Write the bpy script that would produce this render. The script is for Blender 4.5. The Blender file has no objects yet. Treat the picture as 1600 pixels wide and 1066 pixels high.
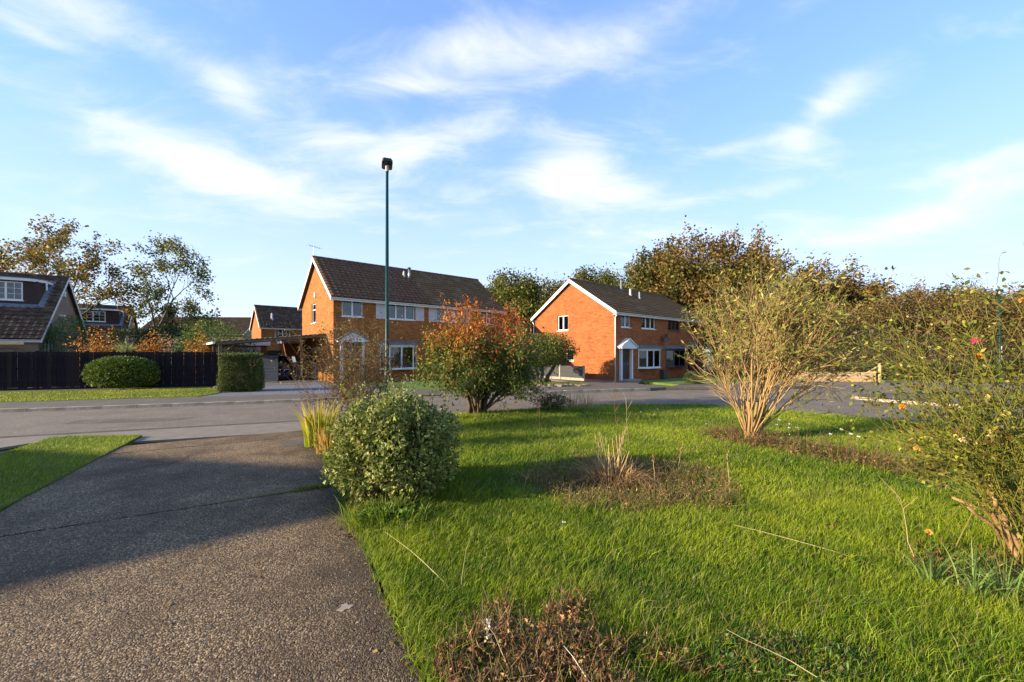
import bpy, math, random
import numpy as np
from mathutils import Vector

# ------------------------------------------------------------------ camera, sky, sun, exposure
scene = bpy.context.scene
F, H, HY = 630.0, 1.85, 550.0            # focal length in photo pixels, eye height, horizon row
cam_d = bpy.data.cameras.new('camera')
cam = bpy.data.objects.new('camera', cam_d)
scene.collection.objects.link(cam)
cam.location = (0, 0, H)
cam.rotation_euler = (math.radians(90), 0, 0)
cam_d.sensor_width = 36.0
cam_d.lens = 36.0 * F / 1600
cam_d.shift_y = (HY - 533) / 1600
cam_d.clip_start = 0.05
cam_d.clip_end = 5000
scene.camera = cam

SUN_EL = math.radians(15.5)
SUN_AZ = math.atan2(-0.94, -0.33)
SUN_DIR = Vector((math.sin(SUN_AZ) * math.cos(SUN_EL), math.cos(SUN_AZ) * math.cos(SUN_EL), math.sin(SUN_EL)))
SKY_STRENGTH = 0.12
CLOUD = 3.75
sun_d = bpy.data.lights.new('sun', 'SUN')
sun_d.energy = 5.0
sun_d.angle = math.radians(0.5)
sun_d.color = (1.0, 0.84, 0.58)
sun = bpy.data.objects.new('sun', sun_d)
scene.collection.objects.link(sun)
sun.rotation_euler = (-SUN_DIR).to_track_quat('-Z', 'Y').to_euler()
sun.location = (-20, -8, 20)

scene.view_settings.view_transform = 'Standard'
scene.view_settings.look = 'None'
scene.view_settings.gamma = 1
scene.view_settings.exposure = 1.35
scene.view_settings.use_curve_mapping = False
scene.render.engine = 'CYCLES'
scene.cycles.use_denoising = True
scene.cycles.max_bounces = 6
scene.cycles.transparent_max_bounces = 8


def build_world():
    w = bpy.data.worlds.new('World')
    scene.world = w
    w.use_nodes = True
    nt = w.node_tree
    N, L = nt.nodes, nt.links
    bg = N['Background']
    bg.inputs['Strength'].default_value = SKY_STRENGTH
    sky = N.new('ShaderNodeTexSky')
    sky.sky_type = 'NISHITA'
    sky.sun_disc = False
    sky.sun_elevation = SUN_EL
    sky.sun_rotation = SUN_AZ
    sky.air_density = 1.0
    sky.dust_density = 0.2
    sky.ozone_density = 3.0
    tc = N.new('ShaderNodeTexCoord')
    dirv = N.new('ShaderNodeVectorMath'); dirv.operation = 'NORMALIZE'
    L.new(tc.outputs['Generated'], dirv.inputs[0])

    def math_node(op, a, b=None, c=None, clamp=False):
        m = N.new('ShaderNodeMath'); m.operation = op; m.use_clamp = clamp
        for i, q in enumerate((a, b, c)):
            if q is None:
                continue
            if isinstance(q, (int, float)):
                m.inputs[i].default_value = q
            else:
                L.new(q, m.inputs[i])
        return m.outputs[0]

    def dot(v):
        d = N.new('ShaderNodeVectorMath'); d.operation = 'DOT_PRODUCT'
        L.new(dirv.outputs[0], d.inputs[0]); d.inputs[1].default_value = v
        return d.outputs['Value']
    # cloud banks: centre, half sizes (in photo-degrees terms), tilt, weight
    banks = [(200, 45, 210, 50, 5, .75), (40, 45, 70, 16, 5, .6), (730, 85, 170, 45, -12, .8), (980, 50, 190, 40, -10, .62),
             (310, 255, 170, 45, 6, 1.0), (560, 235, 110, 45, -10, .95), (700, 215, 120, 28, -20, .6),
             (900, 265, 85, 55, 12, 1.0), (960, 300, 120, 28, 12, .7), (1300, 160, 55, 28, -18, .95), (1245, 225, 40, 25, 20, .8),
             (1170, 225, 60, 10, 0, .5), (1500, 315, 130, 34, -16, .9), (1560, 245, 90, 16, -8, .75), (1230, 290, 80, 14, 4, .45),
             (360, 145, 50, 22, 20, .55), (620, 135, 90, 16, -8, .55), (1340, 375, 120, 22, 6, .5), (650, 330, 420, 40, 0, .35), (1050, 370, 200, 25, 5, .4)]
    total = None
    for (px, py, sx, sy, tilt, wt) in banks:
        c = Vector(((px - 800) / F, 1, (HY - py) / F)); ln = c.length; c.normalize()
        ex = Vector((0, 0, 1)).cross(-c).normalized() * 1.0
        if ex.x < 0: ex = -ex
        ez = c.cross(ex).normalized()
        if ez.z < 0: ez = -ez
        t = math.radians(-tilt)
        ax = (ex * math.cos(t) + ez * math.sin(t)) / (sx / F / ln)
        az = (-ex * math.sin(t) + ez * math.cos(t)) / (sy / F / ln)
        a = math_node('SUBTRACT', dot(ax), ax.dot(c))
        b = math_node('SUBTRACT', dot(az), az.dot(c))
        r2 = math_node('ADD', math_node('MULTIPLY', a, a), math_node('MULTIPLY', b, b))
        g = math_node('MULTIPLY', math_node('EXPONENT', math_node('MULTIPLY', r2, -1.1)), wt)
        g = math_node('MULTIPLY', g, math_node('GREATER_THAN', dot(c), 0.0))
        total = g if total is None else math_node('ADD', total, g)
    # wispy noise on a flat cloud layer
    sep = N.new('ShaderNodeSeparateXYZ'); L.new(dirv.outputs[0], sep.inputs[0])
    zz = math_node('ADD', math_node('MAXIMUM', sep.outputs['Z'], 0.0), 0.22)
    comb = N.new('ShaderNodeCombineXYZ')
    L.new(math_node('DIVIDE', sep.outputs['X'], zz), comb.inputs[0])
    L.new(math_node('DIVIDE', sep.outputs['Y'], zz), comb.inputs[1])
    mp = N.new('ShaderNodeMapping'); L.new(comb.outputs[0], mp.inputs['Vector'])
    mp.inputs['Rotation'].default_value = (0, 0, math.radians(-25))
    mp.inputs['Scale'].default_value = (0.9, 1.6, 1)
    n1 = N.new('ShaderNodeTexNoise'); n1.inputs['Scale'].default_value = 3.4; n1.inputs['Detail'].default_value = 9
    n1.inputs['Roughness'].default_value = 0.62; n1.inputs['Distortion'].default_value = 0.6
    L.new(mp.outputs[0], n1.inputs['Vector'])
    n2 = N.new('ShaderNodeTexNoise'); n2.inputs['Scale'].default_value = 0.55; n2.inputs['Detail'].default_value = 4
    L.new(mp.outputs[0], n2.inputs['Vector'])
    cover = math_node('ADD', math_node('MULTIPLY', total, 1.0), math_node('MULTIPLY', math_node('SUBTRACT', n2.outputs['Fac'], 0.45, clamp=True), 0.7))
    dens = math_node('ADD', cover, math_node('MULTIPLY', math_node('SUBTRACT', n1.outputs['Fac'], 0.5), 2.2))
    ramp = N.new('ShaderNodeMapRange'); ramp.interpolation_type = 'SMOOTHSTEP'
    ramp.inputs['From Min'].default_value = 0.0; ramp.inputs['From Max'].default_value = 1.5
    ramp.inputs['To Max'].default_value = 0.93
    L.new(dens, ramp.inputs['Value'])
    # pale veil towards the horizon (thin high haze all round)
    veil = N.new('ShaderNodeMapRange'); veil.interpolation_type = 'SMOOTHSTEP'
    veil.inputs['From Min'].default_value = 0.75; veil.inputs['From Max'].default_value = 0.0
    veil.inputs['To Min'].default_value = 0.30; veil.inputs['To Max'].default_value = 0.88
    L.new(sep.outputs['Z'], veil.inputs['Value'])
    m1 = N.new('ShaderNodeMix'); m1.data_type = 'RGBA'
    tint = N.new('ShaderNodeMix'); tint.data_type = 'RGBA'; tint.blend_type = 'MULTIPLY'; tint.inputs['Factor'].default_value = 1
    L.new(sky.outputs[0], tint.inputs['A']); tint.inputs['B'].default_value = (.66, .95, 1.42, 1)
    L.new(veil.outputs[0], m1.inputs['Factor']); L.new(tint.outputs['Result'], m1.inputs['A'])
    vr = N.new('ShaderNodeMapRange'); vr.inputs['From Min'].default_value = .45; vr.inputs['From Max'].default_value = .0
    L.new(sep.outputs['Z'], vr.inputs['Value'])
    vc = N.new('ShaderNodeMix'); vc.data_type = 'RGBA'; L.new(vr.outputs[0], vc.inputs['Factor'])
    vc.inputs['A'].default_value = (CLOUD * .53, CLOUD * .77, CLOUD * 1.10, 1); vc.inputs['B'].default_value = (CLOUD * .86, CLOUD * .92, CLOUD * 1.0, 1)
    L.new(vc.outputs['Result'], m1.inputs['B'])
    m2 = N.new('ShaderNodeMix'); m2.data_type = 'RGBA'
    L.new(ramp.outputs[0], m2.inputs['Factor']); L.new(m1.outputs['Result'], m2.inputs['A'])
    m2.inputs['B'].default_value = (CLOUD * .98, CLOUD * 1.0, CLOUD * 1.02, 1)
    L.new(m2.outputs['Result'], bg.inputs['Color'])


build_world()

# ------------------------------------------------------------------ helpers
rng = np.random.default_rng(7)
random.seed(7)
UP = np.array([0., 0., 1.])


def G(x, y):
    """ground point seen at photo pixel x, y"""
    Z = H * F / (y - HY)
    return ((x - 800) / F * Z, Z)


def hgt(y, Z):
    return H + (HY - y) * Z / F


def link(o, parent=None):
    scene.collection.objects.link(o)
    if parent is not None:
        o.parent = parent
    return o


def tag(o, label=None, cat=None, group=None, kind=None):
    if label: o['label'] = label
    if cat: o['category'] = cat
    if group: o['group'] = group
    if kind: o['kind'] = kind
    return o


def thing(name, loc, label, cat, rz=0.0, group=None):
    o = link(bpy.data.objects.new(name, None))
    o.empty_display_size = 0.3
    o.location = loc
    o.rotation_euler = (0, 0, rz)
    return tag(o, label, cat, group)


def np_mesh(name, V, faces, col=None, smooth=False):
    """V (n,3); faces: list of (m,k) int arrays"""
    me = bpy.data.meshes.new(name)
    V = np.ascontiguousarray(V, dtype=np.float32)
    me.vertices.add(len(V)); me.vertices.foreach_set('co', V.ravel())
    loops = np.concatenate([f.ravel() for f in faces]).astype(np.int32)
    tot = np.concatenate([np.full(len(f), f.shape[1], dtype=np.int32) for f in faces])
    start = np.concatenate([[0], np.cumsum(tot)[:-1]]).astype(np.int32)
    me.loops.add(len(loops)); me.loops.foreach_set('vertex_index', loops)
    me.polygons.add(len(tot)); me.polygons.foreach_set('loop_start', start); me.polygons.foreach_set('loop_total', tot)
    if smooth:
        me.polygons.foreach_set('use_smooth', np.ones(len(tot), dtype=bool))
    if col is not None:
        a = me.attributes.new('Col', 'FLOAT_COLOR', 'POINT')
        c = np.ones((len(V), 4), dtype=np.float32); c[:, :3] = col
        a.data.foreach_set('color', c.ravel())
    me.update(calc_edges=True)
    return me


def mesh_obj(name, me, mat, parent=None):
    o = bpy.data.objects.new(name, me)
    if mat is not None and len(me.materials) == 0:
        me.materials.append(mat)
    return link(o, parent)


def nrm(a):
    a = np.asarray(a, float)
    return a / (np.linalg.norm(a, axis=-1, keepdims=True) + 1e-9)


class MB:
    def __init__(s):
        s.v = []; s.f = []

    def add(s, pts, faces):
        b = len(s.v)
        s.v += [tuple(float(c) for c in p) for p in pts]
        s.f += [tuple(b + i for i in f) for f in faces]

    def quad(s, *p):
        s.add(p, [tuple(range(len(p)))])

    def hexa(s, p):      # 4 bottom ccw, 4 top
        s.add(p, [(3, 2, 1, 0), (4, 5, 6, 7), (0, 1, 5, 4), (1, 2, 6, 5), (2, 3, 7, 6), (3, 0, 4, 7)])

    def box(s, x0, y0, z0, x1, y1, z1):
        s.hexa([(x0, y0, z0), (x1, y0, z0), (x1, y1, z0), (x0, y1, z0), (x0, y0, z1), (x1, y0, z1), (x1, y1, z1), (x0, y1, z1)])

    def obox(s, B, u0, u1, z0, z1, d0, d1):
        """box in a wall basis B=(origin, axis, outward normal); d is distance outward"""
        o, ax, n = B
        def P(u, d, z): return (o[0] + ax[0] * u + n[0] * d, o[1] + ax[1] * u + n[1] * d, o[2] + z)
        s.hexa([P(u0, d1, z0), P(u1, d1, z0), P(u1, d0, z0), P(u0, d0, z0), P(u0, d1, z1), P(u1, d1, z1), P(u1, d0, z1), P(u0, d0, z1)])

    def prism(s, pts, z0, z1):
        n = len(pts)
        area = sum(pts[i][0] * pts[(i + 1) % n][1] - pts[(i + 1) % n][0] * pts[i][1] for i in range(n))
        if area < 0: pts = pts[::-1]
        s.add([(p[0], p[1], z0) for p in pts] + [(p[0], p[1], z1) for p in pts],
              [tuple(range(n))[::-1], tuple(range(n, 2 * n))] + [(i, (i + 1) % n, n + (i + 1) % n, n + i) for i in range(n)])

    def extrude(s, pts, vec):
        """closed 3-D polygon swept along vec"""
        n = len(pts)
        q = [(p[0] + vec[0], p[1] + vec[1], p[2] + vec[2]) for p in pts]
        s.add(list(pts) + q, [tuple(range(n))[::-1], tuple(range(n, 2 * n))] + [(i, (i + 1) % n, n + (i + 1) % n, n + i) for i in range(n)])

    def tube(s, pts, rad, n=8, cap=True):
        pts = [np.array(p, float) for p in pts]
        if not hasattr(rad, '__len__'): rad = [rad] * len(pts)
        rings = []
        b0 = len(s.v)
        prev = None
        for i, p in enumerate(pts):
            d = pts[min(i + 1, len(pts) - 1)] - pts[max(i - 1, 0)]
            d = d / (np.linalg.norm(d) + 1e-9)
            if prev is None:
                a = np.cross(d, [0, 0, 1.]) if abs(d[2]) < .95 else np.cross(d, [1., 0, 0])
            else:
                a = prev - d * np.dot(prev, d)
            a = a / (np.linalg.norm(a) + 1e-9); prev = a
            c = np.cross(d, a)
            for k in range(n):
                t = 2 * math.pi * k / n
                s.v.append(tuple(p + rad[i] * (a * math.cos(t) + c * math.sin(t))))
        for i in range(len(pts) - 1):
            for k in range(n):
                a0 = b0 + i * n + k; a1 = b0 + i * n + (k + 1) % n
                s.f.append((a0, a1, a1 + n, a0 + n))
        if cap:
            s.f.append(tuple(b0 + k for k in range(n))[::-1])
            s.f.append(tuple(b0 + (len(pts) - 1) * n + k for k in range(n)))

    def build(s, name, mat, parent=None, smooth=False):
        me = bpy.data.meshes.new(name)
        me.from_pydata(s.v, [], s.f)
        me.update()
        uv = me.uv_layers.new(name='UVMap')
        nv = len(me.loops)
        co = np.array(s.v, dtype=np.float32)
        li = np.zeros(nv, dtype=np.int32); me.loops.foreach_get('vertex_index', li)
        nor = np.zeros(len(me.polygons) * 3, dtype=np.float32); me.polygons.foreach_get('normal', nor); nor = nor.reshape(-1, 3)
        lt = np.zeros(len(me.polygons), dtype=np.int32); me.polygons.foreach_get('loop_total', lt)
        pn = np.abs(np.repeat(nor, lt, axis=0)); c = co[li]
        flat = pn[:, 2] > .9
        usex = pn[:, 0] > pn[:, 1]
        u = np.where(flat, c[:, 0], np.where(usex, c[:, 1], c[:, 0])); v = np.where(flat, c[:, 1], c[:, 2])
        uv.data.foreach_set('uv', np.stack([u, v], 1).astype(np.float32).ravel())
        if smooth:
            me.polygons.foreach_set('use_smooth', np.ones(len(me.polygons), dtype=bool))
        return mesh_obj(name, me, mat, parent)


# ------------------------------------------------------------------ materials
MATS = {}


def new_mat(name):
    m = bpy.data.materials.new(name); m.use_nodes = True
    nt = m.node_tree
    return m, nt, nt.nodes['Principled BSDF']


def mat(name, a, b=None, scale=4.0, rough=.7, bump=0.0, bscale=40.0, metal=0.0, spec=.4, coord='Object', detail=6, lo=.35, hi=.65, c3=None, c3scale=.6):
    if name in MATS: return MATS[name]
    m, nt, p = new_mat(name)
    N, L = nt.nodes, nt.links
    p.inputs['Roughness'].default_value = rough
    p.inputs['Metallic'].default_value = metal
    p.inputs['Specular IOR Level'].default_value = spec
    p.inputs['Base Color'].default_value = (*a, 1)
    tc = N.new('ShaderNodeTexCoord')
    if b is not None:
        n = N.new('ShaderNodeTexNoise'); n.inputs['Scale'].default_value = scale; n.inputs['Detail'].default_value = detail
        n.inputs['Roughness'].default_value = .62
        L.new(tc.outputs[coord], n.inputs['Vector'])
        r = N.new('ShaderNodeMapRange'); r.inputs['From Min'].default_value = lo; r.inputs['From Max'].default_value = hi
        L.new(n.outputs['Fac'], r.inputs['Value'])
        mx = N.new('ShaderNodeMix'); mx.data_type = 'RGBA'
        mx.inputs['A'].default_value = (*a, 1); mx.inputs['B'].default_value = (*b, 1)
        L.new(r.outputs[0], mx.inputs['Factor'])
        res = mx.outputs['Result']
        if c3 is not None:
            n3 = N.new('ShaderNodeTexNoise'); n3.inputs['Scale'].default_value = c3scale; n3.inputs['Detail'].default_value = 5
            L.new(tc.outputs[coord], n3.inputs['Vector'])
            r3 = N.new('ShaderNodeMapRange'); r3.inputs['From Min'].default_value = .45; r3.inputs['From Max'].default_value = .7
            L.new(n3.outputs['Fac'], r3.inputs['Value'])
            m3 = N.new('ShaderNodeMix'); m3.data_type = 'RGBA'; L.new(r3.outputs[0], m3.inputs['Factor'])
            L.new(res, m3.inputs['A']); m3.inputs['B'].default_value = (*c3, 1); res = m3.outputs['Result']
        L.new(res, p.inputs['Base Color'])
    if bump:
        n2 = N.new('ShaderNodeTexNoise'); n2.inputs['Scale'].default_value = bscale; n2.inputs['Detail'].default_value = 4
        L.new(tc.outputs[coord], n2.inputs['Vector'])
        bm = N.new('ShaderNodeBump'); bm.inputs['Strength'].default_value = bump; bm.inputs['Distance'].default_value = .02
        L.new(n2.outputs['Fac'], bm.inputs['Height']); L.new(bm.outputs[0], p.inputs['Normal'])
    MATS[name] = m
    return m


def brick_mat(name, c1, c2, mortar):
    if name in MATS: return MATS[name]
    m, nt, p = new_mat(name)
    N, L = nt.nodes, nt.links
    uv = N.new('ShaderNodeUVMap')
    b = N.new('ShaderNodeTexBrick')
    b.inputs['Scale'].default_value = 1.0
    b.inputs['Brick Width'].default_value = .26; b.inputs['Row Height'].default_value = .09
    b.inputs['Mortar Size'].default_value = .0065; b.inputs['Mortar Smooth'].default_value = .3
    b.inputs['Color1'].default_value = (*c1, 1); b.inputs['Color2'].default_value = (*c2, 1); b.inputs['Mortar'].default_value = (*mortar, 1)
    b.inputs['Bias'].default_value = -.2
    L.new(uv.outputs[0], b.inputs['Vector'])
    n = N.new('ShaderNodeTexNoise'); n.inputs['Scale'].default_value = 1.3; n.inputs['Detail'].default_value = 8; n.inputs['Roughness'].default_value = .7
    L.new(uv.outputs[0], n.inputs['Vector'])
    r = N.new('ShaderNodeMapRange'); r.inputs['From Min'].default_value = .3; r.inputs['From Max'].default_value = .75
    r.inputs['To Min'].default_value = .8; r.inputs['To Max'].default_value = 1.22
    L.new(n.outputs['Fac'], r.inputs['Value'])
    mx = N.new('ShaderNodeMix'); mx.data_type = 'RGBA'; mx.blend_type = 'MULTIPLY'; mx.inputs['Factor'].default_value = 1
    L.new(b.outputs['Color'], mx.inputs['A']); L.new(r.outputs[0], mx.inputs['B'])
    # pale efflorescence specks
    n3 = N.new('ShaderNodeTexNoise'); n3.inputs['Scale'].default_value = 6; n3.inputs['Detail'].default_value = 3
    L.new(uv.outputs[0], n3.inputs['Vector'])
    r3 = N.new('ShaderNodeMapRange'); r3.inputs['From Min'].default_value = .66; r3.inputs['From Max'].default_value = .8; r3.inputs['To Max'].default_value = .35
    L.new(n3.outputs['Fac'], r3.inputs['Value'])
    m3 = N.new('ShaderNodeMix'); m3.data_type = 'RGBA'; L.new(r3.outputs[0], m3.inputs['Factor'])
    L.new(mx.outputs['Result'], m3.inputs['A']); m3.inputs['B'].default_value = (.5, .36, .22, 1)
    L.new(m3.outputs['Result'], p.inputs['Base Color'])
    bm = N.new('ShaderNodeBump'); bm.inputs['Strength'].default_value = .6; bm.inputs['Distance'].default_value = .008; bm.invert = True
    L.new(b.outputs['Fac'], bm.inputs['Height']); L.new(bm.outputs[0], p.inputs['Normal'])
    p.inputs['Roughness'].default_value = .85; p.inputs['Specular IOR Level'].default_value = .2
    MATS[name] = m
    return m


def leaf_mat(name, trans=.35, rough=.55, spec=.3):
    if name in MATS: return MATS[name]
    m, nt, p = new_mat(name)
    N, L = nt.nodes, nt.links
    at = N.new('ShaderNodeAttribute'); at.attribute_name = 'Col'
    L.new(at.outputs['Color'], p.inputs['Base Color'])
    p.inputs['Roughness'].default_value = rough; p.inputs['Specular IOR Level'].default_value = spec
    if trans > 0:
        t = N.new('ShaderNodeBsdfTranslucent'); L.new(at.outputs['Color'], t.inputs['Color'])
        mx = N.new('ShaderNodeMixShader'); mx.inputs[0].default_value = trans
        L.new(p.outputs[0], mx.inputs[1]); L.new(t.outputs[0], mx.inputs[2])
        L.new(mx.outputs[0], N['Material Output'].inputs['Surface'])
    MATS[name] = m
    return m


def glass_mat():
    m, nt, p = new_mat('window glass')
    N, L = nt.nodes, nt.links
    t = N.new('ShaderNodeBsdfTransparent'); t.inputs['Color'].default_value = (.62, .68, .70, 1)
    g = N.new('ShaderNodeBsdfGlossy'); g.inputs['Roughness'].default_value = .03; g.inputs['Color'].default_value = (.62, .66, .70, 1)
    fr = N.new('ShaderNodeFresnel'); fr.inputs['IOR'].default_value = 1.5
    nz = N.new('ShaderNodeTexNoise'); nz.inputs['Scale'].default_value = 1.5
    tc = N.new('ShaderNodeTexCoord'); L.new(tc.outputs['Object'], nz.inputs['Vector'])
    bm = N.new('ShaderNodeBump'); bm.inputs['Strength'].default_value = .08; bm.inputs['Distance'].default_value = .05
    L.new(nz.outputs['Fac'], bm.inputs['Height']); L.new(bm.outputs[0], g.inputs['Normal'])
    ad = N.new('ShaderNodeMath'); ad.operation = 'ADD'; ad.inputs[1].default_value = .05; ad.use_clamp = True
    L.new(fr.outputs[0], ad.inputs[0])
    mx = N.new('ShaderNodeMixShader'); L.new(ad.outputs[0], mx.inputs[0]); L.new(t.outputs[0], mx.inputs[1]); L.new(g.outputs[0], mx.inputs[2])
    L.new(mx.outputs[0], N['Material Output'].inputs['Surface'])
    return m


GLASS = glass_mat()
M_UPVC = mat('white upvc', (.72, .72, .70), (.62, .62, .60), 3, .4)
M_UPVC_D = mat('dark upvc', (.03, .03, .034), (.045, .045, .05), 3, .4)
M_BRICK = brick_mat('orange brick', (.33, .112, .022), (.16, .052, .012), (.36, .20, .09))
M_BRICK2 = brick_mat('orange red brick', (.33, .092, .023), (.17, .046, .014), (.36, .18, .09))
M_BRICK_G = brick_mat('grey brown brick', (.27, .19, .13), (.22, .15, .10), (.30, .25, .2))
M_TILE = mat('brown concrete tile', (.175, .088, .048), (.085, .045, .030), 9, .85, .4, 60, spec=.08, c3=(.15, .095, .055), c3scale=2.2)
M_TILE_B = mat('weathered brown tile', (.175, .095, .040), (.11, .062, .028), 9, .85, .4, 60, spec=.08, c3=(.19, .13, .07), c3scale=1.5)
M_TILE_D = mat('dark mossy tile', (.095, .052, .034), (.055, .034, .025), 8, .9, .5, 50, spec=.08, c3=(.13, .10, .06), c3scale=2.5)
M_LEAD = mat('lead sheet', (.10, .11, .13), (.17, .18, .20), 6, .55, .2, 20)
M_METAL = mat('galvanised metal', (.45, .46, .47), (.36, .37, .38), 8, .35, metal=.8)
M_CURTAIN = mat('curtain cloth', (.30, .27, .24), (.20, .185, .17), 8, .9)
M_FENCE = mat('dark stained timber', (.012, .009, .011), (.022, .017, .020), 5, .9, .4, 30, spec=.08)
M_ASPHALT = None
M_SLATE_GREY = mat('slate grey paint', (.045, .055, .075), (.06, .07, .09), 5, .6)
M_CONC = mat('pale concrete', (.34, .30, .23), (.26, .23, .18), 6, .85, .3, 60)
M_KERB = mat('kerb concrete', (.50, .40, .29), (.36, .29, .21), 7, .85, .4, 60, c3=(.24, .19, .13), c3scale=2)
M_TIMBER = mat('new softwood', (.52, .36, .19), (.42, .27, .13), 6, .75, .2, 40)
M_WOOD_B = mat('weathered timber', (.16, .10, .055), (.11, .07, .04), 6, .8)
M_BARK = mat('grey brown bark', (.10, .075, .05), (.06, .045, .03), 12, .9, .8, 40)
M_BARK_T = mat('tan shrub bark', (.34, .20, .085), (.22, .125, .05), 14, .85, .6, 60)
M_SOIL = mat('bed soil', (.055, .038, .022), (.10, .07, .035), 14, .95, .8, 60)
M_GREEN_P = mat('green paint', (.005, .042, .031), (.004, .032, .024), 6, .4, spec=.25)
M_LEAF = leaf_mat('foliage', .35)
M_LEAF_G = leaf_mat('glossy foliage', .25, .5, .22)
M_GRASS = leaf_mat('grass blade', .45, .5, .25)
M_STEM = leaf_mat('plant stem', 0, .7, .25)


# ------------------------------------------------------------------ plants
def leaves(P, D, L, W, C, fold=.25, R=None, mid=None, bend=0.0):
    """one folded leaf per row; C colour per leaf, mid optional colour for the centre"""
    n = len(P)
    D = nrm(D)
    if R is None: R = rng.normal(size=(n, 3))
    S = nrm(np.cross(D, R)); Nn = np.cross(S, D)
    L = np.broadcast_to(L, n)[:, None]; W = np.broadcast_to(W, n)[:, None]
    tip = P + D * L + np.array([0, 0, -1.]) * bend * L
    c = P + D * L * .48
    r = c + S * W * .5 + Nn * W * fold
    l = c - S * W * .5 + Nn * W * fold
    if mid is None:
        V = np.stack([P, r, tip, l], 1).reshape(-1, 3)
        fa = np.arange(n)[:, None] * 4 + np.array([[0, 1, 2, 3]])
        return V, [fa], np.repeat(C, 4, axis=0)
    V = np.stack([P, r, tip, l, c], 1).reshape(-1, 3)
    b = np.arange(n)[:, None] * 5
    fa = np.concatenate([b + np.array([[i, j, 4]]) for i, j in ((0, 1), (1, 2), (2, 3), (3, 0))])
    cc = np.repeat(C, 5, axis=0).reshape(n, 5, 3); cc[:, 4] = mid; cc[:, 0] = mid * .6 + C * .4
    return V, [fa], cc.reshape(-1, 3)


def segs(A, B, ra, rb, C=None, k=4):
    A = np.asarray(A, float); B = np.asarray(B, float); n = len(A)
    d = nrm(B - A)
    ref = np.where(np.abs(d[:, 2:3]) < .9, UP, np.array([1., 0, 0]))
    a = nrm(np.cross(d, ref)); c = np.cross(d, a)
    ra = np.broadcast_to(ra, n)[:, None]; rb = np.broadcast_to(rb, n)[:, None]
    V = []
    for t in range(k):
        V.append(A + ra * (a * math.cos(2 * math.pi * t / k) + c * math.sin(2 * math.pi * t / k)))
    for t in range(k):
        V.append(B + rb * (a * math.cos(2 * math.pi * t / k) + c * math.sin(2 * math.pi * t / k)))
    V = np.stack(V, 1).reshape(-1, 3)
    b = np.arange(n)[:, None] * 2 * k
    fa = np.concatenate([b + np.array([[t, (t + 1) % k, k + (t + 1) % k, k + t]]) for t in range(k)])
    col = None if C is None else np.repeat(np.broadcast_to(C, (n, 3)), 2 * k, axis=0)
    return V, [fa], col


def joinm(*parts):
    V = []; Fq = {}; C = []; o = 0
    for v, fs, c in parts:
        V.append(v); C.append(c)
        for f in fs: Fq.setdefault(f.shape[1], []).append(f + o)
        o += len(v)
    return np.concatenate(V), [np.concatenate(f) for f in Fq.values()], np.concatenate(C)


def cmix(a, b, t):
    t = np.asarray(t)[:, None]
    return np.array(a) * (1 - t) + np.array(b) * t


def jitter(C, s=.2):
    return np.clip(C * (1 + rng.normal(0, s, (len(C), 1))) * (1 + rng.normal(0, s * .3, C.shape)), .002, 1)


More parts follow.
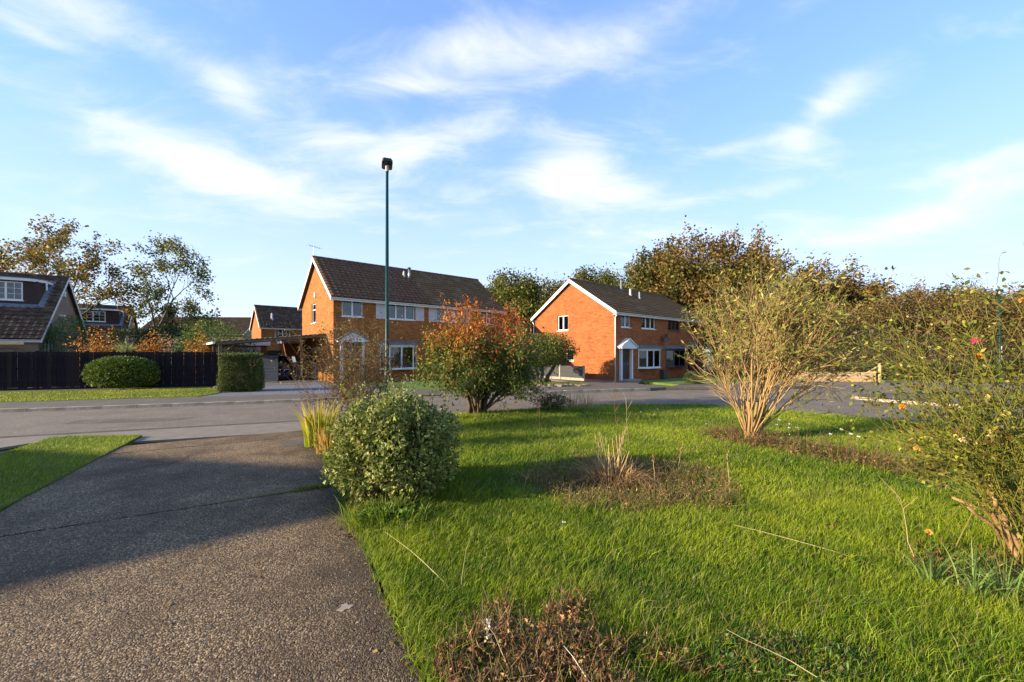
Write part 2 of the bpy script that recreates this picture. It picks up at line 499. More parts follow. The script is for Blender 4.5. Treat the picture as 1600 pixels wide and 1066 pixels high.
class Grow:
    """recursive limbs: collects segments and twig points"""
    def __init__(s, nchild=(5, 4, 4), ratio=(.55, .55, .5), angle=(50, 45, 45), wig=.12, up=.05, nseg=5, start=.3, rr=.6, wind=(0, 0, 0)):
        s.nc, s.ra, s.an, s.wig, s.up, s.ns, s.st, s.rr = nchild, ratio, angle, wig, up, nseg, start, rr
        s.wind = np.array(wind, float)
        s.A = []; s.B = []; s.r0 = []; s.r1 = []; s.lev = []; s.tip = []; s.tdir = []

    def limb(s, p, d, L, r, lev=0):
        p = np.array(p, float); d = nrm(d)
        ns = s.ns if lev < 2 else max(3, s.ns - 2)
        last = lev >= len(s.nc)
        pts = []
        for i in range(ns):
            d = nrm(d + rng.normal(0, s.wig, 3) + UP * s.up + s.wind)
            q = p + d * L / ns
            ra = r * (1 - .65 * i / ns); rb = r * (1 - .65 * (i + 1) / ns)
            s.A.append(p); s.B.append(q); s.r0.append(ra); s.r1.append(rb); s.lev.append(lev)
            if last or (lev == len(s.nc) - 1 and i >= ns - 2):
                s.tip.append(q); s.tdir.append(d)
            pts.append((q, d, rb, (i + 1) / ns))
            p = q
        if last: return
        for c in range(s.nc[lev]):
            f = s.st + (1 - s.st) * (c + rng.random()) / s.nc[lev] if lev == 0 else .25 + .75 * rng.random()
            k = min(ns - 1, int(f * ns)); q, dd, rb, _ = pts[k]
            az = rng.random() * 2 * math.pi if lev else c * 2.4 + rng.normal(0, .4)
            a = nrm(np.cross(dd, UP + rng.normal(0, .1, 3))); b = np.cross(dd, a)
            side = a * math.cos(az) + b * math.sin(az)
            an = math.radians(s.an[lev] * (1 + rng.normal(0, .18)))
            s.limb(q, dd * math.cos(an) + side * math.sin(an), L * s.ra[lev] * (1 - .35 * (f - .4)) * (.8 + .4 * rng.random()), rb * s.rr + .002, lev + 1)

    def wood(s, C=None, k=5, lo=0, hi=9):
        lev = np.array(s.lev); m = (lev >= lo) & (lev <= hi)
        A, B = np.array(s.A)[m], np.array(s.B)[m]
        C = np.array((.08, .06, .04)) if C is None else np.array(C)
        return segs(A, B, np.array(s.r0)[m], np.array(s.r1)[m], C, k)

    def leaf_at(s, n, sig, L, W, cfun, droop=.3, frac=1.0, out=.5, clump=.35):
        T = np.array(s.tip); Dd = np.array(s.tdir)
        keep = rng.random(len(T)) < frac
        T, Dd = T[keep], Dd[keep]
        idx = rng.integers(0, len(T), n)
        P = T[idx] + rng.normal(0, sig, (n, 3))
        D = Dd[idx] * out + rng.normal(0, .6, (n, 3)) + np.array([0, 0, -droop])
        tone = rng.normal(0, clump, len(T))[idx]
        C = cfun(P, tone)
        return leaves(P, D, L * (.6 + .8 * rng.random(n)), W * (.6 + .8 * rng.random(n)), C)


def blob_points(n, c, r, rough=.12, seed=0, shell=.25, flat=0.0, power=2.0):
    """points near the surface of a lumpy superellipsoid, with outward normals"""
    rg = np.random.default_rng(seed)
    d = nrm(rg.normal(size=(n, 3)))
    if flat: d[:, 2] = np.where(d[:, 2] < -flat, -d[:, 2] * rg.random(n), d[:, 2]); d = nrm(d)
    ph = rg.random((6, 3)) * 6; fr = rg.normal(size=(6, 3)) * 3.2
    lump = sum(np.sin(d @ fr[i] + ph[i, 0]) for i in range(6)) / 6
    fr2 = rg.normal(size=(6, 3)) * 9
    lump2 = sum(np.sin(d @ fr2[i] + ph[i, 1]) for i in range(6)) / 6
    k = (np.abs(d) ** power).sum(1) ** (-1 / power)
    rad = k * (1 + rough * (lump + .8 * lump2) * 1.6) * (1 - shell * rg.random(n) ** 1.6)
    P = np.array(c) + d * rad[:, None] * np.array(r)
    return P, nrm(d / np.array(r)), lump2


def two_tone(a, b, jit=.22):
    def f(P, tone):
        t = np.clip(.5 + tone + rng.normal(0, .2, len(P)), 0, 1)
        return jitter(cmix(a, b, t), jit)
    return f


def plant(name, loc, label, cat, group=None, rz=0.0):
    return thing(name, loc, label, cat, rz, group)


def add_np(name, vfc, mat_, parent=None, kind=None):
    o = mesh_obj(name, np_mesh(name, *vfc), mat_, parent)
    if kind: o['kind'] = kind
    return o
#@@NEXT
# ------------------------------------------------------------------ ground, road, pavements, drive, lawns
def aggregate_mat(name, dark, mid, light, size, rough=.9, stain=(.05, .04, .03), bump=.8, dist=.012):
    m, nt, p = new_mat(name)
    N, L = nt.nodes, nt.links
    tc = N.new('ShaderNodeTexCoord')
    vo = N.new('ShaderNodeTexVoronoi'); vo.inputs['Scale'].default_value = 1 / size; vo.inputs['Randomness'].default_value = 1
    L.new(tc.outputs['Object'], vo.inputs['Vector'])
    sepc = N.new('ShaderNodeSeparateColor'); L.new(vo.outputs['Color'], sepc.inputs[0])
    cr = N.new('ShaderNodeValToRGB')
    e = cr.color_ramp.elements
    e[0].position = 0; e[0].color = (*dark, 1); e[1].position = 1; e[1].color = (*light, 1)
    k = cr.color_ramp.elements.new(.55); k.color = (*mid, 1)
    L.new(sepc.outputs[0], cr.inputs[0])
    n = N.new('ShaderNodeTexNoise'); n.inputs['Scale'].default_value = 1.1; n.inputs['Detail'].default_value = 10; n.inputs['Roughness'].default_value = .65
    L.new(tc.outputs['Object'], n.inputs['Vector'])
    r = N.new('ShaderNodeMapRange'); r.inputs['From Min'].default_value = .38; r.inputs['From Max'].default_value = .66; r.inputs['To Max'].default_value = .85
    L.new(n.outputs['Fac'], r.inputs['Value'])
    mx = N.new('ShaderNodeMix'); mx.data_type = 'RGBA'; L.new(r.outputs[0], mx.inputs['Factor'])
    L.new(cr.outputs[0], mx.inputs['A']); mx.inputs['B'].default_value = (*stain, 1)
    L.new(mx.outputs['Result'], p.inputs['Base Color'])
    p.inputs['Roughness'].default_value = rough; p.inputs['Specular IOR Level'].default_value = .3
    n2 = N.new('ShaderNodeTexNoise'); n2.inputs['Scale'].default_value = .35 / size; n2.inputs['Detail'].default_value = 6
    L.new(tc.outputs['Object'], n2.inputs['Vector'])
    ad = N.new('ShaderNodeMath'); ad.operation = 'SUBTRACT'; L.new(n2.outputs['Fac'], ad.inputs[0])
    ml = N.new('ShaderNodeMath'); ml.operation = 'MULTIPLY'; ml.inputs[1].default_value = .5
    L.new(vo.outputs['Distance'], ml.inputs[0]); L.new(ml.outputs[0], ad.inputs[1])
    bm = N.new('ShaderNodeBump'); bm.inputs['Strength'].default_value = bump; bm.inputs['Distance'].default_value = dist
    L.new(ad.outputs[0], bm.inputs['Height']); L.new(bm.outputs[0], p.inputs['Normal'])
    return m


M_ASPHALT = aggregate_mat('worn asphalt', (.108, .083, .062), (.17, .133, .10), (.28, .225, .17), .018, stain=(.124, .096, .072), bump=.5, dist=.006)
M_PAVE = aggregate_mat('old footway asphalt', (.08, .064, .052), (.12, .097, .078), (.2, .165, .13), .02, stain=(.075, .06, .048), bump=.5, dist=.006)
M_DRIVE = aggregate_mat('exposed aggregate concrete', (.060, .036, .019), (.145, .090, .048), (.46, .33, .19), .010, stain=(.062, .038, .020), bump=1.0, dist=.016)
nt_ = M_DRIVE.node_tree            # damp dirt and moss gathered along the lawn side of the drive
N_, L_ = nt_.nodes, nt_.links
bc = nt_.nodes['Principled BSDF'].inputs['Base Color']; src = bc.links[0].from_socket
tcx = N_.new('ShaderNodeTexCoord'); dp = N_.new('ShaderNodeVectorMath'); dp.operation = 'DOT_PRODUCT'; dp.inputs[1].default_value = (.864, .503, 0)
L_.new(tcx.outputs['Object'], dp.inputs[0])
nz = N_.new('ShaderNodeTexNoise'); nz.inputs['Scale'].default_value = 2.5; nz.inputs['Detail'].default_value = 8; L_.new(tcx.outputs['Object'], nz.inputs['Vector'])
ad_ = N_.new('ShaderNodeMath'); ad_.operation = 'MULTIPLY_ADD'; ad_.inputs[1].default_value = .9; L_.new(nz.outputs['Fac'], ad_.inputs[0]); L_.new(dp.outputs['Value'], ad_.inputs[2])
mr = N_.new('ShaderNodeMapRange'); e0 = -.57 * .864 + 2.26 * .503; mr.inputs['From Min'].default_value = e0 - .32 + .45; mr.inputs['From Max'].default_value = e0 + .08 + .45; mr.inputs['To Max'].default_value = .8
L_.new(ad_.outputs[0], mr.inputs['Value'])
mm_ = N_.new('ShaderNodeMix'); mm_.data_type = 'RGBA'; L_.new(mr.outputs[0], mm_.inputs['Factor']); L_.new(src, mm_.inputs['A']); mm_.inputs['B'].default_value = (.040, .030, .014, 1)
L_.new(mm_.outputs['Result'], bc)
M_CHIP = mat('aggregate chip', (.30, .235, .175), (.15, .11, .08), 30, .8)
M_LAWN = mat('lawn thatch', (.060, .085, .012), (.10, .11, .02), 5, .95, .6, 120)
M_FARGRASS = mat('mown grass', (.075, .125, .012), (.11, .155, .02), 3, .95, .7, 90, c3=(.06, .09, .012), c3scale=.8)
M_PALECONC = mat('pale path concrete', (.215, .175, .135), (.16, .13, .10), 4, .9, .3, 50)

mb = MB(); mb.quad((-900, -60, -.05), (900, -60, -.05), (900, 1600, -.05), (-900, 1600, -.05))
tag(mb.build('ground', mat('rough ground', (.07, .085, .03), (.10, .09, .04), .2, .95, .5, 3)), kind='structure')
# the road: straight carriageway going right and away, opening into the junction at right
mb = MB()
mb.prism([(-60, -10.5), (-14.5, 7.35), (-10.96, 8.63), (-5.5, 10.75), (-4, 8), (0, 6), (8, 6), (10.3, 7.5), (12, -20), (24, -20), (24, 9), (60, 11), (60, 27), (28, 27), (17, 28), (17, 20.5), (7.3, 19.3), (-7.5, 15.1), (-60, -2.3)], -.045, 0)
tag(mb.build('road', M_ASPHALT), kind='structure')
# worn patches and the seam along the channel
for i, (x0, x1, y0, y1) in enumerate([(-11.5, -9.2, 10.3, 10.9), (7.2, 9.0, 14.1, 14.35), (5.4, 6.6, 14.9, 15.05), (11.5, 15.0, 18.6, 18.8)]):
    mb = MB(); mb.add([(x0, y0, .004), (x1, y0 + .5, .004), (x1 + .3, y1 + .5, .004), (x0 - .2, y1, .004)], [(0, 1, 2, 3)])
    tag(mb.build('road_patch', M_PALECONC if i else M_PAVE), kind='structure')

DA = np.array((-.503, .864)); DC = np.array((.864, .503)); D0 = np.array((-.51, 2.26))


def drv(s, c): return tuple(D0 + DA * s + DC * c)


# near footway between road and drive
mb = MB(); mb.prism([(-14.5, 7.3), (-10.96, 8.58), (-5.4, 10.72), (-4.55, 9.4), (-7.95, 8.2), (-9.65, 8.3), (-10.1, 6.5), (-14.5, 5.5)], -.03, .014)
tag(mb.build('near_footway', M_PALECONC), kind='structure')
mb = MB(); mb.tube([(-14.5, 7.32, .014), (-10.96, 8.6, .016), (-5.5, 10.72, .016)], .035, 6)
tag(mb.build('channel_edging', M_PALECONC), kind='structure')

# the drive: two slabs with an open joint
drive = link(bpy.data.objects.new('driveway', None)); tag(drive, kind='structure')


def slab(s0, s1, c0, c1, nx=10, ny=6, tear=None):
    mb = MB(); top = .035
    edge = []
    r_ = random.Random(int(s0 * 10))
    for i in range(nx + 1): edge.append((s0 + (s1 - s0) * i / nx, c1 + r_.uniform(-.02, .02)))
    for i in range(1, ny): edge.append((s1 + r_.uniform(-.012, .012), c1 + (c0 - c1) * i / ny))
    for i in range(nx + 1): edge.append((s1 + (s0 - s1) * i / nx, c0 + r_.uniform(-.02, .02)))
    for i in range(1, ny): edge.append((s0 + r_.uniform(-.012, .012), c0 + (c1 - c0) * i / ny))
    mb.prism([drv(*e) for e in edge], -.04, top)
    return mb.build('slab', M_DRIVE, drive)


slab(-3.2, 3.73, -3.42, 0)
slab(3.77, 7.55, -3.42, 0)
slab(7.58, 8.3, -3.3, -.05)
mb = MB(); mb.prism([drv(3.70, -3.4), drv(3.70, 0), drv(3.8, 0), drv(3.8, -3.4)], -.03, .012)
mb.build('joint_fill', M_SOIL, drive)


def crack(pts, w):
    mb = MB(); p = [np.array(drv(*q)) for q in pts]; z = .039
    L_, R_ = [], []
    for i, q in enumerate(p):
        d = nrm(p[min(i + 1, len(p) - 1)] - p[max(i - 1, 0)]); n_ = np.array((-d[1], d[0])); ww = w * (.35 + .65 * random.random()) * (0.25 if i in (0, len(p) - 1) else 1)
        L_.append((*(q + n_ * ww), z)); R_.append((*(q - n_ * ww), z))
    for i in range(len(p) - 1): mb.quad(R_[i], R_[i + 1], L_[i + 1], L_[i])
    mb.build('crack', M_SOIL, drive)


crack([(6.0, -2.35), (6.12, -2.2), (6.3, -2.18), (6.5, -2.02), (6.72, -2.05), (6.86, -1.7), (6.8, -1.4), (6.85, -1.0)], .016)
crack([(5.75, -3.4), (5.82, -3.1), (5.78, -2.8), (5.85, -2.6)], .012)
crack([(6.05, -1.9), (6.15, -1.5), (6.3, -1.2), (6.42, -.9), (6.9, -.55), (6.7, -.3)], .009)
# inspection patch near the drive's end
mb = MB(); mb.prism([drv(6.65, -.6), drv(6.65, -.05), drv(7.25, -.05), drv(7.25, -.6)], .036, .039)
mb.build('repair_patch', M_PAVE, drive)
mb = MB(); mb.prism([drv(.86 + .035 * math.cos(t) * (1 + .4 * math.sin(3.3 * t + 1)), -.28 + .045 * math.sin(t) * (1 + .35 * math.cos(4.1 * t))) for t in [k * .4189 for k in range(15)]], .03, .038)
mb.build('cement_splash', mat('cement splash', (.34, .27, .2), (.24, .19, .14), 30, .9), drive)
# loose and proud aggregate chips
n = 26000
s_ = -1.6 + 7.5 * rng.random(n) ** 1.7; c_ = -3.4 + 3.38 * rng.random(n)
pc = D0 + DA * s_[:, None] + DC * c_[:, None]
hz = .0035 + .007 * rng.random(n) ** 2
rad = .003 + .007 * rng.random(n) ** 1.8
th = rng.random(n) * 6.28
base = np.stack([pc[:, 0], pc[:, 1], np.full(n, .035)], 1)
ring = []
for k in range(4):
    a = th + k * math.pi / 2 + rng.normal(0, .25, n); rr = rad * (.7 + .6 * rng.random(n))
    ring.append(base + np.stack([np.cos(a) * rr, np.sin(a) * rr, np.full(n, -.002)], 1))
topv = base + np.stack([rng.normal(0, .25, n) * rad, rng.normal(0, .25, n) * rad, hz], 1)
V = np.stack(ring + [topv], 1).reshape(-1, 3); b_ = np.arange(n)[:, None] * 5
fa = np.concatenate([b_ + np.array([[k, (k + 1) % 4, 4]]) for k in range(4)])
cc = jitter(cmix((.06, .043, .03), (.40, .31, .22), rng.random(n) ** 2.0), .2)
o = add_np('aggregate_chips', (V, [fa], np.repeat(cc, 5, axis=0)), M_STEM, drive, 'stuff')

# lawns
LAWN = [drv(-2.6, .015), drv(0, .03), drv(2, .01), drv(3.75, .0), drv(6, .02), drv(7.6, .0), (-4.6, 9.75), (-3.5, 11.1), (-1.13, 11.95), (1.03, 12.95), (3.5, 13.7), (6.5, 13.7), (7.95, 12.6),
        (9.07, 11.5), (10.1, 10.65), (10.6, 9.6), (10.6, 8.3), (11, 5), (11, .2), (1.2, .2)]
LAWN2 = [(-9.02, 7.1), (-9.7, 8.48), (-9.4, 8.62), (-8.0, 8.72), (-6.9, 6.6), (-5.86, 4.62), (-4.4, 1.8), (-12, 1.2), (-12, 5.2)]
mb = MB(); mb.prism(LAWN, -.03, .05); tag(mb.build('lawn', M_LAWN), kind='structure')
mb = MB(); mb.prism(LAWN2, -.03, .05); tag(mb.build('side_lawn', M_LAWN), kind='structure')

# far pavement with kerb stones, along the far side of the road
KU = nrm(np.array((.95, .312))); KN = np.array((-KU[1], KU[0])); K0 = np.array((-15.6, 12.26))


def kp(t, n_): return tuple(K0 + KU * t + KN * n_)


pav = MB(); pav.prism([kp(-14, .13), kp(24.5, .13), kp(24.5, 2.3), kp(-14, 2.3)], -.04, .095)
pav_o = pav.build('pavement', M_PAVE); tag(pav_o, kind='structure')
mb0 = MB(); mb0.box(0, 0, -.04, .905, .128, .10)
kerb_me = None
for i in range(41):
    t = -14 + i * .915
    lower = .0 if not (8.2 < t < 12.6) else -.07
    if kerb_me is None:
        o = mb0.build('kerb_stone', M_KERB, pav_o); kerb_me = o.data
    else:
        o = mesh_obj('kerb_stone', kerb_me, None, pav_o)
    o.location = (*kp(t, 0), lower + rng.normal(0, .004)); o.rotation_euler = (0, 0, math.atan2(KU[1], KU[0]) + rng.normal(0, .003))
# grass verge in front of the dark fence
VERGE = [kp(-14, 2.3), kp(4.2, 2.32), kp(4.5, 3.6), kp(4.0, 6.6), kp(-14, 6.9)]
mb = MB(); mb.prism(VERGE, -.03, .10); tag(mb.build('grass_verge', M_FARGRASS), kind='structure')
# neighbours' drives beyond the pavement
mb = MB(); mb.prism([kp(4.25, 2.31), kp(11.0, 2.31), (-6.8, 20.5), (-9.9, 22.6), (-13.5, 33), (-19, 31), (-15.8, 21.5)], -.03, .085)
tag(mb.build('tarmac_drive', mat('blue grey tarmac', (.115, .12, .135), (.15, .15, .165), 5, .85, .3, 80)), kind='structure')
mb = MB(); mb.prism([kp(11.05, 2.31), kp(17, 2.31), (.5, 22), (2.2, 24), (-1.0, 30.5), (-9.6, 22.9), (-6.6, 20.4)], -.03, .09)
tag(mb.build('front_lawn', M_FARGRASS), kind='structure')
mb = MB(); mb.prism([kp(17.2, 2.31), kp(24.4, 2.31), (7.6, 24.0), (6.2, 24.9), (3.3, 28.8), (1.2, 28.4), (3.4, 24.4), (1.5, 22.0)], -.03, .088)
tag(mb.build('side_path', M_PAVE), kind='structure')
mb = MB(); mb.prism([(7.9, 23.9), (9.0, 21.75), (18.0, 24.6), (16.5, 31.6), (7.7, 24.4)], -.03, .09)
tag(mb.build('house_lawn', M_FARGRASS), kind='structure')
mb = MB(); mb.prism([kp(24.5, .13), (15.4, 20.6), (16.6, 24.0), (8.8, 21.5)], -.04, .085)
tag(mb.build('end_footway', M_PAVE), kind='structure')
# junction corner at the right: kerbed footway nose with a grass strip
ISL = [(13.5, 15.8), (13.65, 15.2), (14.1, 14.4), (14.6, 13.8), (15.3, 12.9), (15.9, 11.6), (16.2, 9.8), (40, 9.8), (40, 19), (24, 18.6), (16, 17.2), (14, 16.5)]
isl = MB(); isl.prism([(x + .12, y) for x, y in ISL], -.04, .09)
isl_o = isl.build('corner_footway', M_PAVE); tag(isl_o, kind='structure')
mb = MB(); mb.prism([(17.0, 16.2), (18.2, 14.2), (40, 13.0), (40, 17.4), (24, 17.0)], .085, .11)
tag(mb.build('corner_grass', M_FARGRASS), kind='structure')
pts = [np.array(p) for p in [(14.0, 16.5)] + ISL[:7]]
for a, b in zip(pts[:-1], pts[1:]):
    L_ = float(np.linalg.norm(b - a)); k = max(1, round(L_ / .9))
    for j in range(k):
        mb = MB(); mb.box(.004, -.06, -.04, L_ / k - .004, .065, .10)
        o = mb.build('kerb_stone', M_KERB, isl_o); o.location = (*(a + (b - a) * j / k), 0); o.rotation_euler = (0, 0, math.atan2(*(b - a)[::-1]))


# ------------------------------------------------------------------ houses
A_H = math.radians(40.4)


def wall_face(mb, B, L_, z0, z1, ops, depth=.11):
    us = sorted({0.0, L_, *[q for o in ops for q in o[:2]]}); zs = sorted({z0, z1, *[q for o in ops for q in o[2:4]]})
    o0, ax, n_ = B
    def P(u, z, d=0): return (o0[0] + ax[0] * u + n_[0] * d, o0[1] + ax[1] * u + n_[1] * d, o0[2] + z)
    for i in range(len(us) - 1):
        for j in range(len(zs) - 1):
            cu, cz = (us[i] + us[i + 1]) / 2, (zs[j] + zs[j + 1]) / 2
            if any(o[0] < cu < o[1] and o[2] < cz < o[3] for o in ops): continue
            mb.quad(P(us[i], zs[j]), P(us[i + 1], zs[j]), P(us[i + 1], zs[j + 1]), P(us[i], zs[j + 1]))
    for (a, b, c, d) in [o[:4] for o in ops]:
        mb.quad(P(a, c), P(a, c, -depth), P(a, d, -depth), P(a, d)); mb.quad(P(b, c, -depth), P(b, c), P(b, d), P(b, d, -depth))
        mb.quad(P(a, c), P(b, c), P(b, c, -depth), P(a, c, -depth)); mb.quad(P(a, d, -depth), P(b, d, -depth), P(b, d), P(a, d))


def window(root, B, u0, u1, z0, z1, lights=2, m=None, bars=None, sill=True, curtain=True, rec=-.06, top=None):
    """frame with mullions; each light a pane; rec = position of the frame relative to the wall face"""
    m = m or M_UPVC
    fw = .06
    mb = MB()
    mb.obox(B, u0 + .002, u1 - .002, z0 + .002, z0 + fw + .012, rec - .05, rec); mb.obox(B, u0 + .002, u1 - .002, z1 - fw, z1 - .002, rec - .05, rec)
    mb.obox(B, u0 + .002, u0 + fw, z0 + fw + .012, z1 - fw, rec - .05, rec); mb.obox(B, u1 - fw, u1 - .002, z0 + fw + .012, z1 - fw, rec - .05, rec)
    w = (u1 - u0) / lights
    for i in range(1, lights): mb.obox(B, u0 + w * i - .045, u0 + w * i + .045, z0 + fw + .012, z1 - fw, rec - .05, rec + .004)
    for i in range(lights):
        a, b = u0 + w * i + (.045 if i else fw), u0 + w * (i + 1) - (.045 if i < lights - 1 else fw)
        if bars:
            nx, nz = bars
            for k in range(1, nx): mb.obox(B, a + (b - a) * k / nx - .011, a + (b - a) * k / nx + .011, z0 + fw + .012, z1 - fw, rec - .035, rec - .012)
            for k in range(1, nz):
                zz = z0 + fw + (z1 - z0 - 2 * fw) * k / nz
                mb.obox(B, a, b, zz - .011, zz + .011, rec - .034, rec - .011)
        if top and i in top: mb.obox(B, a, b, z1 - (z1 - z0) * .32 - .03, z1 - (z1 - z0) * .32 + .03, rec - .05, rec + .003)
    f = mb.build('window', m, root)
    for i in range(lights):
        a, b = u0 + w * i + (.045 if i else fw), u0 + w * (i + 1) - (.045 if i < lights - 1 else fw)
        p = MB(); p.obox(B, a - .01, b + .01, z0 + fw, z1 - fw + .01, rec - .046, rec - .04); p.build('pane', GLASS, f)
    if sill:
        s = MB(); s.obox(B, u0 - .05, u1 + .05, z0 - .05, z0 - .001, rec - .02, .05); s.build('sill', m, f)
    if curtain:
        for a, b in ((u0 + .03, u0 + .03 + (u1 - u0) * .16), (u1 - .03 - (u1 - u0) * .16, u1 - .03)):
            c = MB(); k = 7
            o0, ax, n_ = B
            for j in range(k):
                ua, ub = a + (b - a) * j / k, a + (b - a) * (j + 1) / k; da = rec - .16 - .04 * (j % 2); db = rec - .16 - .04 * ((j + 1) % 2)
                def P(u, d, z): return (o0[0] + ax[0] * u + n_[0] * d, o0[1] + ax[1] * u + n_[1] * d, o0[2] + z)
                c.quad(P(ua, da, z0), P(ub, db, z0), P(ub, db, z1), P(ua, da, z1))
            c.build('curtain', M_CURTAIN, f)
    return f


def bay(root, u0, u1, z0, z1, m, head_m, lights=4, out=.42, head_top=None):
    """shallow splayed bay on the front wall (front wall is y=0, out is -y)"""
    e = .42
    P = [(u0, 0), (u0 + e, -out), (u1 - e, -out), (u1, 0)]
    root_bay = MB()
    root_bay.prism([(u0 - .06, 0), (u0 + e - .04, -out - .06), (u1 - e + .04, -out - .06), (u1 + .06, 0)], z0 - .07, z0)
    bw = root_bay.build('bay_window', m, root)
    hb = MB(); hb.prism([(u0 - .05, 0), (u0 + e - .03, -out - .05), (u1 - e + .03, -out - .05), (u1 + .05, 0)], z1, z1 + .10); hb.build('head_board', m, bw)
    hd = MB()
    a = [(u0 - .2, 0), (u0 + e - .1, -out - .2), (u1 - e + .1, -out - .2), (u1 + .2, 0)]
    hd.prism(a, z1 + .102, z1 + .17)
    hd.add([(x, y, z1 + .171) for x, y in a] + [(u0, -.01, z1 + .34), (u1, -.01, z1 + .34)], [(0, 1, 4), (1, 2, 5, 4), (2, 3, 5)])
    hd.build('bay_roof', head_m, bw)
    for i in range(3):
        p, q = np.array(P[i]), np.array(P[i + 1]); L_ = np.linalg.norm(q - p); ax = (q - p) / L_; n_ = np.array((ax[1], -ax[0]))
        B = ((p[0], p[1], 0), ax, n_)
        k = 1 if i != 1 else lights - 2
        fr = MB(); w = L_ / k; fw = .055
        fr.obox(B, 0, L_, z0, z0 + fw, -.05, 0); fr.obox(B, 0, L_, z1 - fw, z1 - .001, -.05, 0)
        for j in range(k + 1):
            c = min(max(w * j, fw / 2), L_ - fw / 2); ww = fw if j in (0, k) else .08
            fr.obox(B, c - ww / 2, c + ww / 2, z0 + fw, z1 - fw, -.05, 0.003)
        f = fr.build('frame', m, bw)
        for j in range(k):
            g = MB(); g.obox(B, w * j + .02, w * (j + 1) - .02, z0 + .03, z1 - .03, -.04, -.034); g.build('pane', GLASS, bw)
    return bw


def tiles(mb, x0, x1, P, gauge=.33, tw=.32, wave=.035, lip=.045, flat=False):
    """P(x, s) -> point and normal along the slope; s metres up from the eave; one roll per tile"""
    (S, nvec, base, updir) = P
    k = 1 if flat else 4
    nx = max(1, int(round((x1 - x0) / tw))); ns = int(math.ceil(S / gauge))
    prof = [0, .75, 1, .35] if not flat else [0]
    for i in range(ns):
        sa, sb = i * gauge, min(S, (i + 1) * gauge + .04)
        off = (tw / 2 if (flat and i % 2) else 0)
        row = []
        for j in range(nx * k + 1):
            x = x0 + (x1 - x0) * j / (nx * k)
            h = wave * prof[j % k] if not flat else 0
            row.append((x, h))
        b = len(mb.v)
        jit = random.uniform(-.004, .004)
        for x, h in row:
            for (s, z) in ((sa, h - .012), (sa, h + lip + jit), (sb, h + .004)):
                q = base + updir * s + nvec * z
                mb.v.append((x, q[1], q[2]))
        for j in range(nx * k):
            a = b + 3 * j
            mb.f.append((a, a + 3, a + 4, a + 1)); mb.f.append((a + 1, a + 4, a + 5, a + 2))


